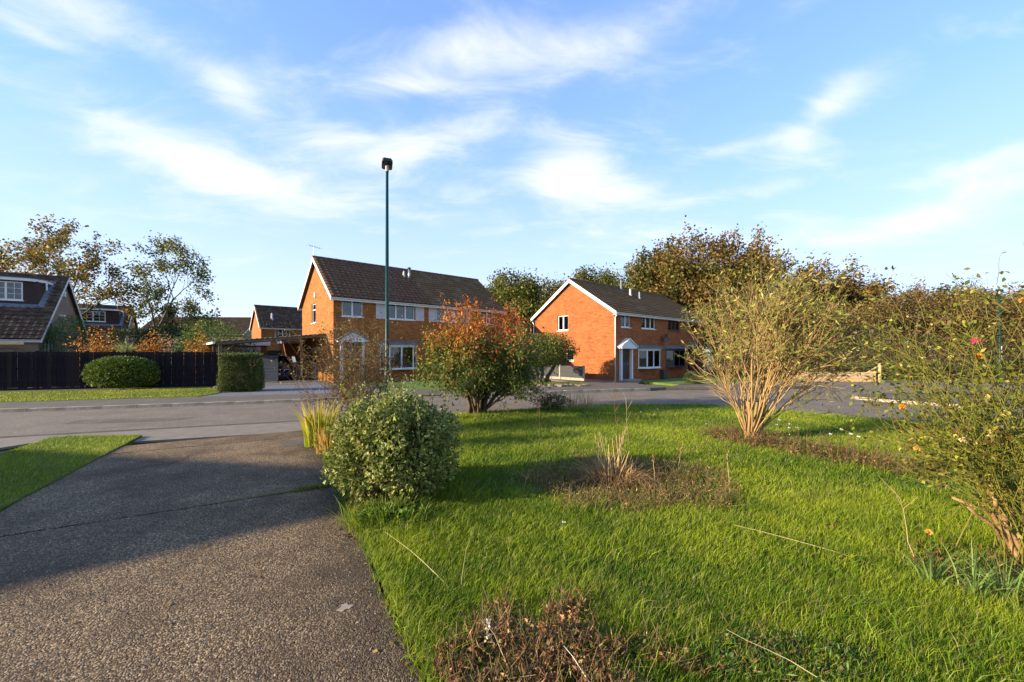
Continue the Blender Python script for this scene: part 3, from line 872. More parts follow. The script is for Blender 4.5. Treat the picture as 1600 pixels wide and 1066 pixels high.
def house(name, loc, rz, L_, D_, eave, ridge, label, brick, tile_m, fr=(), gab=(), gab_far=(), cat='house', tile_m2=None, split=None, ov=.3, gov=.22, white=True, detail=True, gauge=.33, flat=False, wave=.06):
    """local x along the front, y to the back, z up; origin = front left corner"""
    root = thing(name, (*loc, 0), label, cat, rz)
    BF = ((0, 0, 0), np.array((1, 0)), np.array((0, -1)))
    BG = ((0, D_, 0), np.array((0, -1)), np.array((-1, 0)))      # left gable seen from the left; u runs from the back to the front
    BR = ((L_, 0, 0), np.array((0, 1)), np.array((1, 0)))
    BB = ((L_, D_, 0), np.array((-1, 0)), np.array((0, 1)))
    mb = MB()
    wall_face(mb, BF, L_, -.1, eave, list(fr)); wall_face(mb, BG, D_, -.1, eave, list(gab)); wall_face(mb, BR, D_, -.1, eave, list(gab_far)); wall_face(mb, BB, L_, -.1, eave, [])
    mb.quad((0, D_, eave), (0, 0, eave), (0, D_ / 2, ridge - .12)); mb.quad((L_, 0, eave), (L_, D_, eave), (L_, D_ / 2, ridge - .12))
    mb.build('wall', brick, root)
    pitch = math.atan2(ridge - eave, D_ / 2); S = (D_ / 2 + ov) / math.cos(pitch)
    ups = np.array((0, math.cos(pitch), math.sin(pitch))); nf = np.array((0, -math.sin(pitch), math.cos(pitch)))
    bf = np.array((0, -ov, eave - ov * math.tan(pitch) + .06))
    upb = np.array((0, -math.cos(pitch), math.sin(pitch))); nb = np.array((0, math.sin(pitch), math.cos(pitch)))
    bb = np.array((0, D_ + ov, bf[2]))
    roof = MB()          # deck
    t = .05
    a = bf - nf * .02; top = np.array((0, D_ / 2, ridge + .06 - .02)); b = bb - nb * .02
    for p, q, nn in ((a, top, nf), (top, b, nb)):
        roof.hexa([(-gov + .02, *(p - nn * t)[1:]), (L_ + gov - .02, *(p - nn * t)[1:]), (L_ + gov - .02, *(q - nn * t)[1:]), (-gov + .02, *(q - nn * t)[1:]),
                   (-gov + .02, *p[1:]), (L_ + gov - .02, *p[1:]), (L_ + gov - .02, *q[1:]), (-gov + .02, *q[1:])])
    ro = roof.build('roof', tile_m, root)
    sp = split if split else L_ + gov
    for (x0, x1, mm, wv) in ((-gov, sp, tile_m, wave), (sp, L_ + gov, tile_m2 or tile_m, wave * .6)):
        if x1 - x0 < .1: continue
        tm = MB(); tiles(tm, x0, x1, (S, nf, bf, ups), gauge=gauge, flat=flat, wave=wv)
        tag(tm.build('tile_courses', mm, ro), kind='stuff')
    tm = MB(); tiles(tm, -gov, L_ + gov, (S, nb, bb, upb), gauge=.6, wave=0.02)
    tag(tm.build('tile_courses', tile_m, ro), kind='stuff')
    rd = MB(); k = int((L_ + 2 * gov) / .45)
    for i in range(k):
        x = -gov + (L_ + 2 * gov) * i / k
        rd.tube([(x, D_ / 2, ridge + .05), (x + (L_ + 2 * gov) / k - .012, D_ / 2, ridge + .05)], [.125, .118], 8)
    tag(rd.build('ridge_tiles', tile_m, ro), kind='stuff')
    wm = M_UPVC if white else M_UPVC_D
    for x, sgn in ((-gov, -1), (L_ + gov, 1)):
        m2 = MB()
        x0, x1 = (x - .005, x + .03) if sgn < 0 else (x - .03, x + .005)
        for p, q in ((a, top), (b, top)):
            lo = p[2] - .20; m2.hexa([(x0, p[1], lo), (x1, p[1], lo), (x1, q[1], q[2] - .22), (x0, q[1], q[2] - .22), (x0, p[1], p[2] + .03), (x1, p[1], p[2] + .03), (x1, q[1], q[2] + .03), (x0, q[1], q[2] + .03)])
        m2.build('bargeboard', wm, root)
    for y0, y1 in ((-ov - .0, -ov + .025), (D_ + ov - .025, D_ + ov)):
        m2 = MB(); m2.box(-gov + .032, y0, bf[2] - .19, L_ + gov - .032, y1, bf[2] - .045); m2.build('fascia', wm, root)
    m2 = MB(); m2.box(-gov + .032, -ov + .027, bf[2] - .19, L_ + gov - .032, -.002, bf[2] - .17); m2.build('soffit', wm, root)
    g = MB()
    yg = -ov - .055
    g.add([(x, yg + .055 * math.cos(t_), bf[2] - .05 - .055 * math.sin(t_)) for x in (-gov, L_ + gov) for t_ in np.linspace(0, math.pi, 7)],
          [(i, i + 1, i + 8, i + 7) for i in range(6)])
    g.build('gutter', wm, root)
    return root, (BF, BG, BR)


# --- left pair of houses
f1 = [(.46, 1.67, 3.9, 5.0), (3.12, 5.01, 3.89, 5.0), (6.62, 8.63, 3.9, 5.0), (10.28, 11.4, 3.9, 5.0), (.6, 1.43, .12, 2.38), (2.75, 5.1, .82, 2.2), (6.4, 8.75, .82, 2.2), (10.1, 10.93, .12, 2.38)]
H1L, H1D, H1E, H1R = 12.3, 7.0, 5.12, 7.75
g1 = [(H1D - 4.55, H1D - 3.6, 3.7, 4.95), (H1D - 4.4, H1D - 3.5, .1, 2.15)]
H1, (BF, BG, BR) = house('semi_detached_house', (-10.1, 22.8), A_H, H1L, H1D, H1E, H1R,
                         'pair of orange brick semi-detached houses with brown tiled roof behind the near lamp post', M_BRICK, M_TILE, f1, g1, tile_m2=M_TILE_B, split=6.1)
window(H1, BF, *f1[0], lights=2)
window(H1, BF, *f1[1], lights=3)
window(H1, BF, *f1[2], lights=3, bars=(2, 3))
window(H1, BF, *f1[3], lights=2, bars=(2, 3))
window(H1, BG, *g1[0], lights=1, top=(0,))
M_SHUT = mat('pale grey cladding', (.50, .49, .48), (.42, .41, .40), 4, .6)
for a, b in ((2.44, 3.08), (5.05, 5.66), (6.0, 6.58), (8.68, 9.28)):
    mb = MB(); mb.box(a, -.025, 3.86, b, -.002, 5.0)
    for k in range(11):
        z = 3.89 + k * .1
        mb.hexa([(a + .05, -.043, z), (b - .05, -.043, z), (b - .05, -.0255, z), (a + .05, -.0255, z), (a + .05, -.029, z + .095), (b - .05, -.029, z + .095), (b - .05, -.0255, z + .095), (a + .05, -.0255, z + .095)])
    for (p, q, r_, s__) in ((a, a + .05, 3.86, 5.0), (b - .05, b, 3.86, 5.0)): mb.box(p, -.045, r_, q, -.0255, s__)
    mb.build('shutter', M_SHUT, H1)


def porch(root, uc, half, ztop, zc, m, capm, door_m, dw=.41, flat=False):
    mb = MB()
    for s in (-1, 1):
        x = uc + s * (half - .24); mb.box(x - .075, -.16, .0, x + .075, -.002, zc)
        mb.box(x - .1, -.19, 0, x + .1, -.0025, .14)
    pr = mb.build('door_surround', m, root)
    mb = MB(); mb.extrude([(uc - half, -.32, zc + .1), (uc + half, -.32, zc + .1), (uc, -.32, ztop)], (0, .3195, 0)); mb.box(uc - half - .03, -.36, zc, uc + half + .03, -.002, zc + .099)
    mb.build('pediment', m, pr)
    mb = MB()
    for s in (-1, 1):
        mb.extrude([(uc + s * (half + .1), -.39, zc + .07), (uc + s * (half + .1), -.39, zc + .13), (uc, -.39, ztop + .11), (uc, -.39, ztop + .02)][::s], (0, .388, 0))
    mb.build('canopy_roof', capm, pr)
    mb = MB(); mb.box(uc - dw, .05, .14, uc + dw, .10, 2.36)
    for (z0, z1) in ((.3, 1.0),):
        mb.box(uc - .3, .035, z0, uc - .04, .0495, z1); mb.box(uc + .04, .035, z0, uc + .3, .0495, z1)
    d = mb.build('door', door_m, root)
    g = MB(); g.box(uc - .24, .035, 1.2, uc + .24, .0492, 2.15); g.build('door_glass', mat('dark leaded glass', (.02, .03, .03), rough=.1, spec=.6), d)
    g = MB(); g.tube([(uc + .34, .03, 1.0), (uc + .34, .03, 1.15)], .014, 6); g.build('handle', M_METAL, d)


for uc in (1.02, 10.5): porch(H1, uc, .85, 2.98, 2.42, M_UPVC, M_LEAD, M_UPVC_D)
b1_ = bay(H1, 2.7, 5.14, .82, 2.2, M_UPVC, M_LEAD, 4); bay(H1, 6.36, 8.8, .82, 2.2, M_UPVC, M_LEAD, 4)
# flue, vent, aerial, alarm box, carport
def roof_pt(y, e=H1E, r=H1R, d=H1D): return e + (r - e) * y / (d / 2) + .06
mb = MB(); mb.tube([(5.75, 2.3, roof_pt(2.3) - .1), (5.75, 2.3, roof_pt(2.3) + .75)], .08, 10); fl = mb.build('flue', M_METAL, H1, True)
mb = MB(); mb.tube([(5.75, 2.3, roof_pt(2.3) + .76), (5.75, 2.3, roof_pt(2.3) + .86)], [.13, .11], 10); mb.build('cowl', M_UPVC_D, fl)
mb = MB(); mb.tube([(5.5, 2.6, roof_pt(2.6) - .05), (5.5, 2.6, roof_pt(2.6) + .2), (5.5, 2.6, roof_pt(2.6) + .4)], [.11, .09, .05], 8); mb.build('vent', M_SHUT, H1)
mb = MB(); mb.tube([(-.15, 3.5, H1R), (-.15, 3.5, H1R + .75)], .014, 5); mb.tube([(-.5, 3.3, H1R + .72), (.3, 3.7, H1R + .72)], .012, 5)
for k in range(6):
    x = -.5 + .8 * k / 5; y = 3.3 + .4 * k / 5; mb.tube([(x - .09, y + .18, H1R + .72), (x + .09, y - .18, H1R + .72)], .006, 4)
mb.build('aerial', M_METAL, H1)
mb = MB(); mb.box(-.07, 3.5, 5.3, -.002, 3.75, 5.6); mb.build('alarm_box', M_UPVC, H1)
mb = MB(); mb.box(.04, H1D - (H1D - 3.5), .12, .08, 4.4, 2.13); d = mb.build('side_door', M_UPVC, H1)
mb = MB(); mb.box(.028, 3.65, 1.15, .0392, 4.25, 2.0); mb.build('door_glass', mat('dark leaded glass', (.02, .03, .03)), d)
mb = MB(); mb.tube([(-.06, -.1, .0), (-.06, -.1, 4.6), (-.1, -.3, 4.85)], .035, 8); 
mb = MB()       # strip of verge tile (dry verge) dark along the near gable
root = thing('carport', (-10.1, 22.8, 0), 'lean-to carport with thin sloping dark roof against the left house gable', 'carport', A_H)
def cp(x): return 2.92 + (x + .02) * .105
mb = MB()
k = 44
for i in range(k):
    x0, x1 = -5.3 + 5.28 * i / k, -5.3 + 5.28 * (i + 1) / k
    h0, h1 = (.03 if i % 2 else 0), (.03 if (i + 1) % 2 else 0)
    mb.add([(x0, 1.35, cp(x0) + h0), (x1, 1.35, cp(x1) + h1), (x1, 8.6, cp(x1) + h1), (x0, 8.6, cp(x0) + h0), (x0, 1.35, cp(x0) + h0 - .02), (x1, 1.35, cp(x1) + h1 - .02), (x1, 8.6, cp(x1) + h1 - .02), (x0, 8.6, cp(x0) + h0 - .02)],
           [(0, 1, 2, 3), (7, 6, 5, 4), (0, 4, 5, 1), (2, 6, 7, 3)])
mb.build('roof_sheet', mat('grey roof sheet', (.12, .11, .11), (.16, .15, .14), 3, .7), root)
for y in (1.42, 3.8, 6.2, 8.5):
    mb = MB(); mb.hexa([(-5.25, y, cp(-5.25) - .17), (-.02, y, cp(-.02) - .17), (-.02, y + .06, cp(-.02) - .17), (-5.25, y + .06, cp(-5.25) - .17), (-5.25, y, cp(-5.25) - .022), (-.02, y, cp(-.02) - .022), (-.02, y + .06, cp(-.02) - .022), (-5.25, y + .06, cp(-5.25) - .022)])
    mb.build('beam', M_WOOD_B, root)
for y in (1.5, 5.0, 8.4):
    mb = MB(); mb.box(-5.15, y, 0.05, -5.0, y + .12, cp(-5.1) - .18); mb.build('post', M_WOOD_B, root)
mb = MB(); mb.tube([(-5.02, 1.55, 1.7), (-4.45, 1.55, cp(-4.45) - .18)], .035, 4); mb.build('brace', M_WOOD_B, root)
mb = MB(); mb.box(-5.42, 1.3, cp(-5.4) - .1, -5.31, 8.62, cp(-5.3) + .0); mb.build('gutter', M_UPVC, root)


def local(rootloc, rz, x, y): return (rootloc[0] + x * math.cos(rz) - y * math.sin(rz), rootloc[1] + x * math.sin(rz) + y * math.cos(rz))
def h1p(x, y): return local((-10.1, 22.8), A_H, x, y)


# rear brick lean-to behind the carport and the flat-roofed garage
root = thing('brick_outhouse', (*h1p(-.9, 7.4), 0), 'small lit brick outhouse with white fascia at the back of the carport', 'outhouse', A_H)
mb = MB(); mb.box(0, 0, 0, .85, 2.4, 2.45); mb.build('wall', M_BRICK, root)
mb = MB(); mb.box(-.12, -.12, 2.452, .97, 2.5, 2.62); mb.build('fascia', M_UPVC, root)
root = thing('garage', (*h1p(-5.0, 9.6), 0), 'flat-roofed garage with pale door behind the carport', 'garage', A_H)
mb = MB(); mb.box(0, .05, 0, 3.3, 5.5, 2.3); mb.build('wall', M_BRICK, root)
mb = MB(); mb.box(-.15, -.12, 2.302, 3.5, 5.6, 2.62); mb.build('roof', M_UPVC, root)
mb = MB(); mb.box(.1, .0, 0.03, 2.9, .048, 2.2)
for k in range(14): mb.box(.16 + .19 * k, -.014, .08, .16 + .19 * k + .15, -.0005, 2.15)
mb.build('garage_door', mat('cream door', (.62, .56, .46), (.55, .5, .41), 4, .5), root)
root = thing('side_gate', (*h1p(-1.75, 9.2), 0), 'tall dark boarded gate between garage and brick outhouse', 'gate', A_H)
for k in range(6):
    mb = MB(); mb.box(.16 * k, 0, .08, .16 * k + .152, .03, 1.95); mb.build('board', M_SLATE_GREY, root)
for z in (.4, 1.6):
    mb = MB(); mb.box(0, .031, z, .95, .07, z + .1); mb.build('rail', M_SLATE_GREY, root)

# slatted grey screen at the front of the carport
p0 = (-14.95, 23.2)
root = thing('slatted_screen', (*p0, 0), 'blue grey slatted timber screen beside the clipped hedge block', 'screen', math.radians(12))
for k in range(8):
    mb = MB(); mb.box(0, 0, .14 + .19 * k, 1.3, .025, .14 + .19 * k + .178); mb.build('slat', M_SLATE_GREY, root)
for x in (-.06, 1.302):
    mb = MB(); mb.box(x, -.02, 0, x + .058, .05, 1.72); mb.build('post', M_SLATE_GREY, root)

# --- right pair of houses
f2 = [(.7, 1.74, 3.42, 4.35), (3.07, 4.8, 3.42, 4.35), (6.52, 8.2, 3.42, 4.35), (9.9, 11.0, 3.42, 4.35), (.75, 1.55, .12, 2.0), (2.7, 5.05, .8, 1.98), (6.25, 8.6, .8, 1.98), (9.8, 10.6, .12, 2.0)]
H2L, H2D, H2E, H2R = 12.1, 7.1, 4.47, 6.78
g2 = [(H2D - 4.8, H2D - 3.8, 3.35, 4.4), (H2D - 4.0, H2D - 3.3, 1.24, 2.03)]
H2, (BF2, BG2, _) = house('semi_detached_house', (6.36, 25.05), A_H, H2L, H2D, H2E, H2R,
                          'pair of orange brick semi-detached houses with large sunlit gable in front of the wood', M_BRICK2, M_TILE_B, f2, g2, flat=True, gauge=.30, split=6.05, tile_m2=mat('lighter brown tile', (.20, .118, .054), (.13, .078, .038), 9, .85, .4, 60, spec=.08))
window(H2, BF2, *f2[0], lights=2); window(H2, BF2, *f2[1], lights=3)
window(H2, BF2, *f2[2], lights=3, m=M_UPVC_D); window(H2, BF2, *f2[3], lights=2, m=M_UPVC_D)
window(H2, BG2, *g2[0], lights=2); window(H2, BG2, *g2[1], lights=1)
porch(H2, 1.15, .82, 2.62, 2.06, M_UPVC, M_UPVC, M_UPVC_D, dw=.39); porch(H2, 10.2, .82, 2.62, 2.06, M_UPVC_D, M_LEAD, mat('red door paint', (.35, .02, .012), rough=.4), dw=.39)
bay(H2, 2.66, 5.11, .8, 1.98, M_UPVC, M_LEAD, 4); bay(H2, 6.2, 8.64, .8, 1.98, M_UPVC_D, M_LEAD, 4)
mb = MB(); mb.tube([(-.07, -.12, .05), (-.07, -.12, 4.0), (-.07, -.3, 4.22)], .04, 8); mb.build('downpipe', M_UPVC, H2, True)
mb = MB(); mb.tube([(-.07, 7.2, .05), (-.07, 7.2, 3.95), (-.07, 7.38, 4.2)], .04, 8); mb.build('downpipe', M_UPVC, H2, True)
def rp2(y): return H2E + (H2R - H2E) * y / (H2D / 2) + .06
for x, y, h_, mm in ((5.4, 2.4, .5, M_SHUT), (6.1, 2.1, .5, M_SHUT), (5.4, 3.2, .75, M_LEAD)):
    mb = MB(); mb.tube([(x, y, rp2(y) - .1), (x, y, rp2(y) + .1), (x, y, rp2(y) + h_)], [.16, .09, .08], 10); mb.build('vent_pipe', mm, H2)
mb = MB()
for i in range(4):
    r0, r1 = .3 * i / 4, .3 * (i + 1) / 4
    for k in range(14):
        t0, t1 = 2 * math.pi * k / 14, 2 * math.pi * (k + 1) / 14
        def q(r, t): return (5.75 + r * math.cos(t), -.3 - r * r * .9 + .08, 2.82 + r * math.sin(t))
        mb.quad(q(r0, t0), q(r1, t0), q(r1, t1), q(r0, t1))
mb.tube([(5.75, -.01, 2.75), (5.75, -.22, 2.8)], .02, 6); mb.tube([(5.75, -.22, 2.6), (5.75, -.55, 2.62)], .012, 5)
mb.build('satellite_dish', mat('dark dish', (.06, .055, .055), rough=.5), H2)
mb = MB(); mb.box(5.4, -.3, .0, 6.0, -.02, .55); mb.box(5.38, -.32, .551, 6.02, -.02, .6); mb.build('meter_box', mat('brown box', (.09, .055, .04), rough=.7), H2)
mb = MB(); mb.box(.55, -.75, 0, 1.8, -.2, .12); mb.build('door_step', M_CONC, H2)
mb = MB(); mb.box(.4, -.8, 0, 1.7, -.2, .12); mb.build('door_step', M_CONC, H1)

# --- house behind the carport and roofs further off
fb = [(1.4, 3.0, 3.55, 4.65), (5.5, 7.0, 3.55, 4.65)]
H3, (B3, _, _) = house('brick_house', (-29.0, 46.6), A_H, 9.0, 7.0, 4.85, 7.45, 'orange brick house with brown roof seen above the carport', M_BRICK, M_TILE_D, fb, [])
for q in fb: window(H3, B3, *q, lights=2, bars=(2, 2))
mb = MB(); mb.tube([(1.3, 1.2, 5.6), (1.3, 1.2, 5.9), (1.3, 1.2, 6.5)], [.3, .12, .1], 8); mb.build('vent_pipe', M_SHUT, H3)
H4, _ = house('brick_house', (-60.5, 91), A_H, 7.0, 7.0, 4.8, 7.3, 'most distant brown-roofed house above the white garage fascia, left of the brick house', M_BRICK_G, M_TILE_D, [], [], detail=False)
H5, _ = house('brick_house', (-44.5, 72), A_H, 3.2, 6.0, 5.0, 8.4, 'narrow gabled house end peeping out behind the house above the carport', M_BRICK_G, M_TILE_D, [], [], detail=False)
H6, _ = house('long_house', (-53.5, 57.5), math.radians(4), 14.5, 7.0, 4.6, 7.0, 'long low dark roof behind the two left trees', M_BRICK_G, M_TILE_D, [], [], detail=False)


# --- chalet bungalows on the left
def chalet(loc, rz, L_, label, win, near=True):
    """origin = right front corner; the house runs to -x"""
    E_, R_, D_ = 2.85, 6.72, 7.8
    loc0 = local(loc, rz, -L_, 0)
    gw = [(.6, 2.2, 1.3, 2.65)]
    root, (BF, BG, BR) = house('chalet_bungalow', loc0, rz, L_, D_, E_, R_, label, M_BRICK_G, M_TILE_D, [(L_ - 4.2, L_ - 1.6, .9, 2.2)], [], gw, ov=.32, wave=.045)
    window(root, BR, *gw[0], lights=3, bars=(1, 2)); window(root, BF, L_ - 4.2, L_ - 1.6, .9, 2.2, lights=3)
    x0, x1 = win[0], L_ - .5
    d1 = 1.75; zb = E_ + d1 * (R_ - E_) / (D_ / 2) + .0; zt = 6.12
    yb = (zt - E_) * (D_ / 2) / (R_ - E_) + .2
    ws = [(L_ + a, L_ + b, c, d) for a, b, c, d in win[1]]
    B = ((x0, d1, 0), np.array((1, 0)), np.array((0, -1)))
    mb = MB(); wall_face(mb, B, x1 - x0, zb - .1, zt, [(a - x0, b - x0, c, d) for a, b, c, d in ws])
    mb.quad((x1, d1, zb - .1), (x1, yb, zt), (x1, d1, zt)); mb.quad((x0, d1, zt), (x0, yb, zt), (x0, d1, zb - .1))
    dm = mb.build('dormer', mat('dark cheek board', (.05, .03, .024), rough=.8), root)
    # tile hanging on the dormer face and cheek
    th_ = MB()
    k = 0
    z = zb
    while z < zt - .05:
        xs = [x0] + sum([[a - .04, b + .04] for a, b, c, d in ws if c - .1 < z < d + .02], []) + [x1]
        for i in range(0, len(xs), 2):
            n_ = max(1, int((xs[i + 1] - xs[i]) / .2))
            for j in range(n_):
                a, b = xs[i] + (xs[i + 1] - xs[i]) * j / n_, xs[i] + (xs[i + 1] - xs[i]) * (j + 1) / n_
                if b - a < .03: continue
                th_.hexa([(a + .003, d1 - .035, z), (b - .003, d1 - .035, z), (b - .003, d1 - .003, z), (a + .003, d1 - .003, z), (a + .003, d1 - .012, z + .125), (b - .003, d1 - .012, z + .125), (b - .003, d1 - .003, z + .125), (a + .003, d1 - .003, z + .125)])
        z += .12
    tag(th_.build('hung_tiles', mat('dark hung tile', (.055, .030, .024), (.04, .024, .02), 8, .85), dm), kind='stuff')
    for (a, b, c, d) in ws:
        window(dm, ((0, d1, 0), np.array((1, 0)), np.array((0, -1))), a, b, c, d, lights=win[2], bars=(2, 3), rec=.03, sill=True)
    mb = MB(); mb.prism([(x0 - .1, d1 - .25), (x1 - .35, d1 - .25), (x1 + .2, d1 + .35), (x1 + .2, yb + .1), (x0 - .1, yb + .1)], zt + .002, zt + .16); mb.build('dormer_fascia', M_UPVC, dm)
    mb = MB(); mb.prism([(x0 - .12, d1 - .27), (x1 - .35, d1 - .27), (x1 + .22, d1 + .35), (x1 + .22, yb + .5), (x0 - .12, yb + .5)], zt + .162, zt + .2); mb.build('dormer_roof', M_LEAD, dm)
    mb = MB()   # lead flashing up the cheek and along the foot
    sl = (R_ - E_) / (D_ / 2)
    def rp(y): return E_ + y * sl + .14
    mb.add([(x1 + .0, d1 - .2, rp(d1 - .2)), (x1 + .28, d1 - .2, rp(d1 - .2)), (x1 + .28, yb - .1, rp(yb - .1)), (x1, yb - .1, rp(yb - .1)), (x1 + .0, d1 - .2, rp(d1 - .2) + .12), (x1 + .02, yb - .1, rp(yb - .1) + .12)],
           [(0, 1, 2, 3), (0, 3, 5, 4), (4, 5, 2, 1)])
    mb.build('flashing', M_LEAD, dm)
    mb = MB(); mb.hexa([(x0, d1 - .22, rp(d1 - .22) - .02), (x1, d1 - .22, rp(d1 - .22) - .02), (x1, d1 - .01, rp(d1)), (x0, d1 - .01, rp(d1)), (x0, d1 - .22, rp(d1 - .22) + .02), (x1, d1 - .22, rp(d1 - .22) + .02), (x1, d1 - .01, rp(d1) + .04), (x0, d1 - .01, rp(d1) + .04)]); mb.build('apron_flashing', M_LEAD, dm)
    mb = MB(); mb.tube([(x1 + .22, d1 + .35, zt), (x1 + .22, d1 + .36, zt - .45)], .04, 8); mb.build('downpipe', M_UPVC, dm)
    mb = MB(); mb.box(L_ + .002, 3.7, 5.5, L_ + .08, 3.95, 5.85); mb.build('alarm_box', M_UPVC, root)
    mb = MB(); mb.box(L_ + .002, 3.0, 4.15, L_ + .22, 3.35, 4.25); mb.build('security_lamp', M_UPVC, root)
    return root


chalet((-27.6, 23.5), math.radians(33), 9.0, 'brown brick chalet bungalow with tiled dormer at the left edge behind the dark fence', (4.6, [(-2.5, -1.15, 4.95, 6.05)], 2))
chalet((-39.7, 41), math.radians(33), 9.0, 'smaller farther chalet bungalow with wide white dormer window beside the conifer', (3.6, [(-4.3, -1.55, 4.95, 6.0)], 3))
# planks stacked in the gap beside the near bungalow
root = thing('plank_stack', (-27.5, 21.6, 0), 'pale planks propped on a rack under the near bungalow eaves', 'timber', math.radians(18))
for k, (z, l_) in enumerate(((2.25, 2.6), (2.05, 2.3), (1.95, 2.5))):
    mb = MB(); mb.box(-1.6, .05 * k, z, -1.6 + l_, .05 * k + .04, z + .13); mb.build('plank', M_WOOD_B if k else M_TIMBER, root)
for x in (-1.3, .5):
    mb = MB(); mb.box(x, .16, .05, x + .07, .23, 2.38); mb.build('upright', M_WOOD_B, root)

# --- neighbouring house left of the frame: its gable throws the shadow on the drive
gdir = math.atan2(.88, .47)
NH, _ = house('neighbour_house', local((-24.0, -2.5), math.radians(-10.5) + math.pi, 0, -3.5), math.radians(-10.5) + math.pi, 8.2, 7.0, 4.6, 6.85, 'brick house just outside the left edge whose gable shades the drive', M_BRICK, M_TILE, [], [], detail=False)
#@@NEXT
# ------------------------------------------------------------------ fences, lamps, car, bins, timber wall
FA = np.array((-24.26, 19.11)); FB = np.array((-15.75, 22.03)); fd = nrm(FB - FA); FA = FA - fd * 2.6
fl_ = float(np.linalg.norm(FB - FA)); frz = math.atan2(fd[1], fd[0])
root = thing('timber_fence', (*FA, 0), 'long black-stained boarded fence behind the rounded bush', 'fence', frz)
bw_ = .166
nb_ = int(fl_ / (bw_ + .012))
mbb = MB(); mbb.box(0, 0, .12, bw_, .022, 1.85); bme = None
for i in range(nb_):
    if bme is None: o = mbb.build('board', M_FENCE, root); bme = o.data
    else: o = mesh_obj('board', bme, None, root)
    o.location = (i * (bw_ + .012) + rng.normal(0, .003), rng.normal(0, .004), rng.normal(0, .008)); o.rotation_euler = (0, rng.normal(0, .004), 0)
for z in (.35, 1.0, 1.6):
    mb = MB(); mb.box(0, .03, z, fl_, .08, z + .08); mb.build('rail', M_FENCE, root)
for i in range(7):
    mb = MB(); mb.box(i * 1.9, .082, 0, i * 1.9 + .1, .18, 1.9); mb.build('post', M_FENCE, root)
mb = MB(); mb.box(0, -.01, 0.0, fl_, .02, .118); mb.build('gravel_board', M_FENCE, root)

# low closeboard fence with concrete posts beside the right house
root = thing('panel_fence', (4.4, 24.5, 0), 'low grey panel fence with pale concrete posts against the right house gable', 'fence', A_H + math.pi / 2)
M_PANEL = mat('weathered grey boards', (.05, .048, .052), (.08, .075, .08), 8, .9, .3, 40, spec=.1)
for i in range(3):
    x = i * 1.95
    mb = MB(); mb.box(x, -.05, 0, x + .1, .05, 1.02); mb.build('concrete_post', M_CONC, root)
    mb = MB(); mb.box(x + .102, -.02, .08, x + 1.948, .02, .24); mb.build('gravel_board', M_CONC, root)
    for k in range(13):
        mb = MB(); a = x + .104 + k * .1417; mb.hexa([(a, -.012, .243), (a + .138, -.022, .243), (a + .138, .01, .243), (a, .01, .243), (a, -.012, .97), (a + .138, -.022, .97), (a + .138, .01, .97), (a, .01, .97)]); mb.build('board', M_PANEL, root)
mb = MB(); mb.box(5.85, -.05, 0, 5.95, .05, 1.02); mb.build('concrete_post', M_CONC, root)

# low timber retaining wall at the end of the turning area
root = thing('timber_wall', (17.4, 25.0, 0), 'low new timber sleeper wall with braced end post across the road end', 'wall', math.atan2(-.55, 4.6))
for r_ in range(3):
    for j in range(2):
        mb = MB(); mb.box(j * 2.35 + .004, 0, .02 + r_ * .2, j * 2.35 + 2.34, .1 - .004 * r_, .02 + r_ * .2 + .192); mb.build('sleeper', M_TIMBER, root)
mb = MB(); mb.tube([(4.95, .05, 0), (4.95, .05, 1.1), (4.95, .05, 1.17)], [.085, .085, .05], 10); mb.build('end_post', M_TIMBER, root, True)
mb = MB(); mb.hexa([(4.25, .02, .62), (4.45, .02, .62), (4.45, .09, .62), (4.25, .09, .62), (4.72, .02, .93), (4.86, .02, 1.0), (4.86, .09, 1.0), (4.72, .09, .93)]); mb.build('brace', M_TIMBER, root)
root = thing('timber_post', (20.6, 30, 0), 'thin grey timber post standing in the scrub behind the sleeper wall', 'post')
mb = MB(); mb.tube([(0, 0, 0), (0, 0, 1.9)], .07, 8); mb.build('shaft', M_WOOD_B, root)


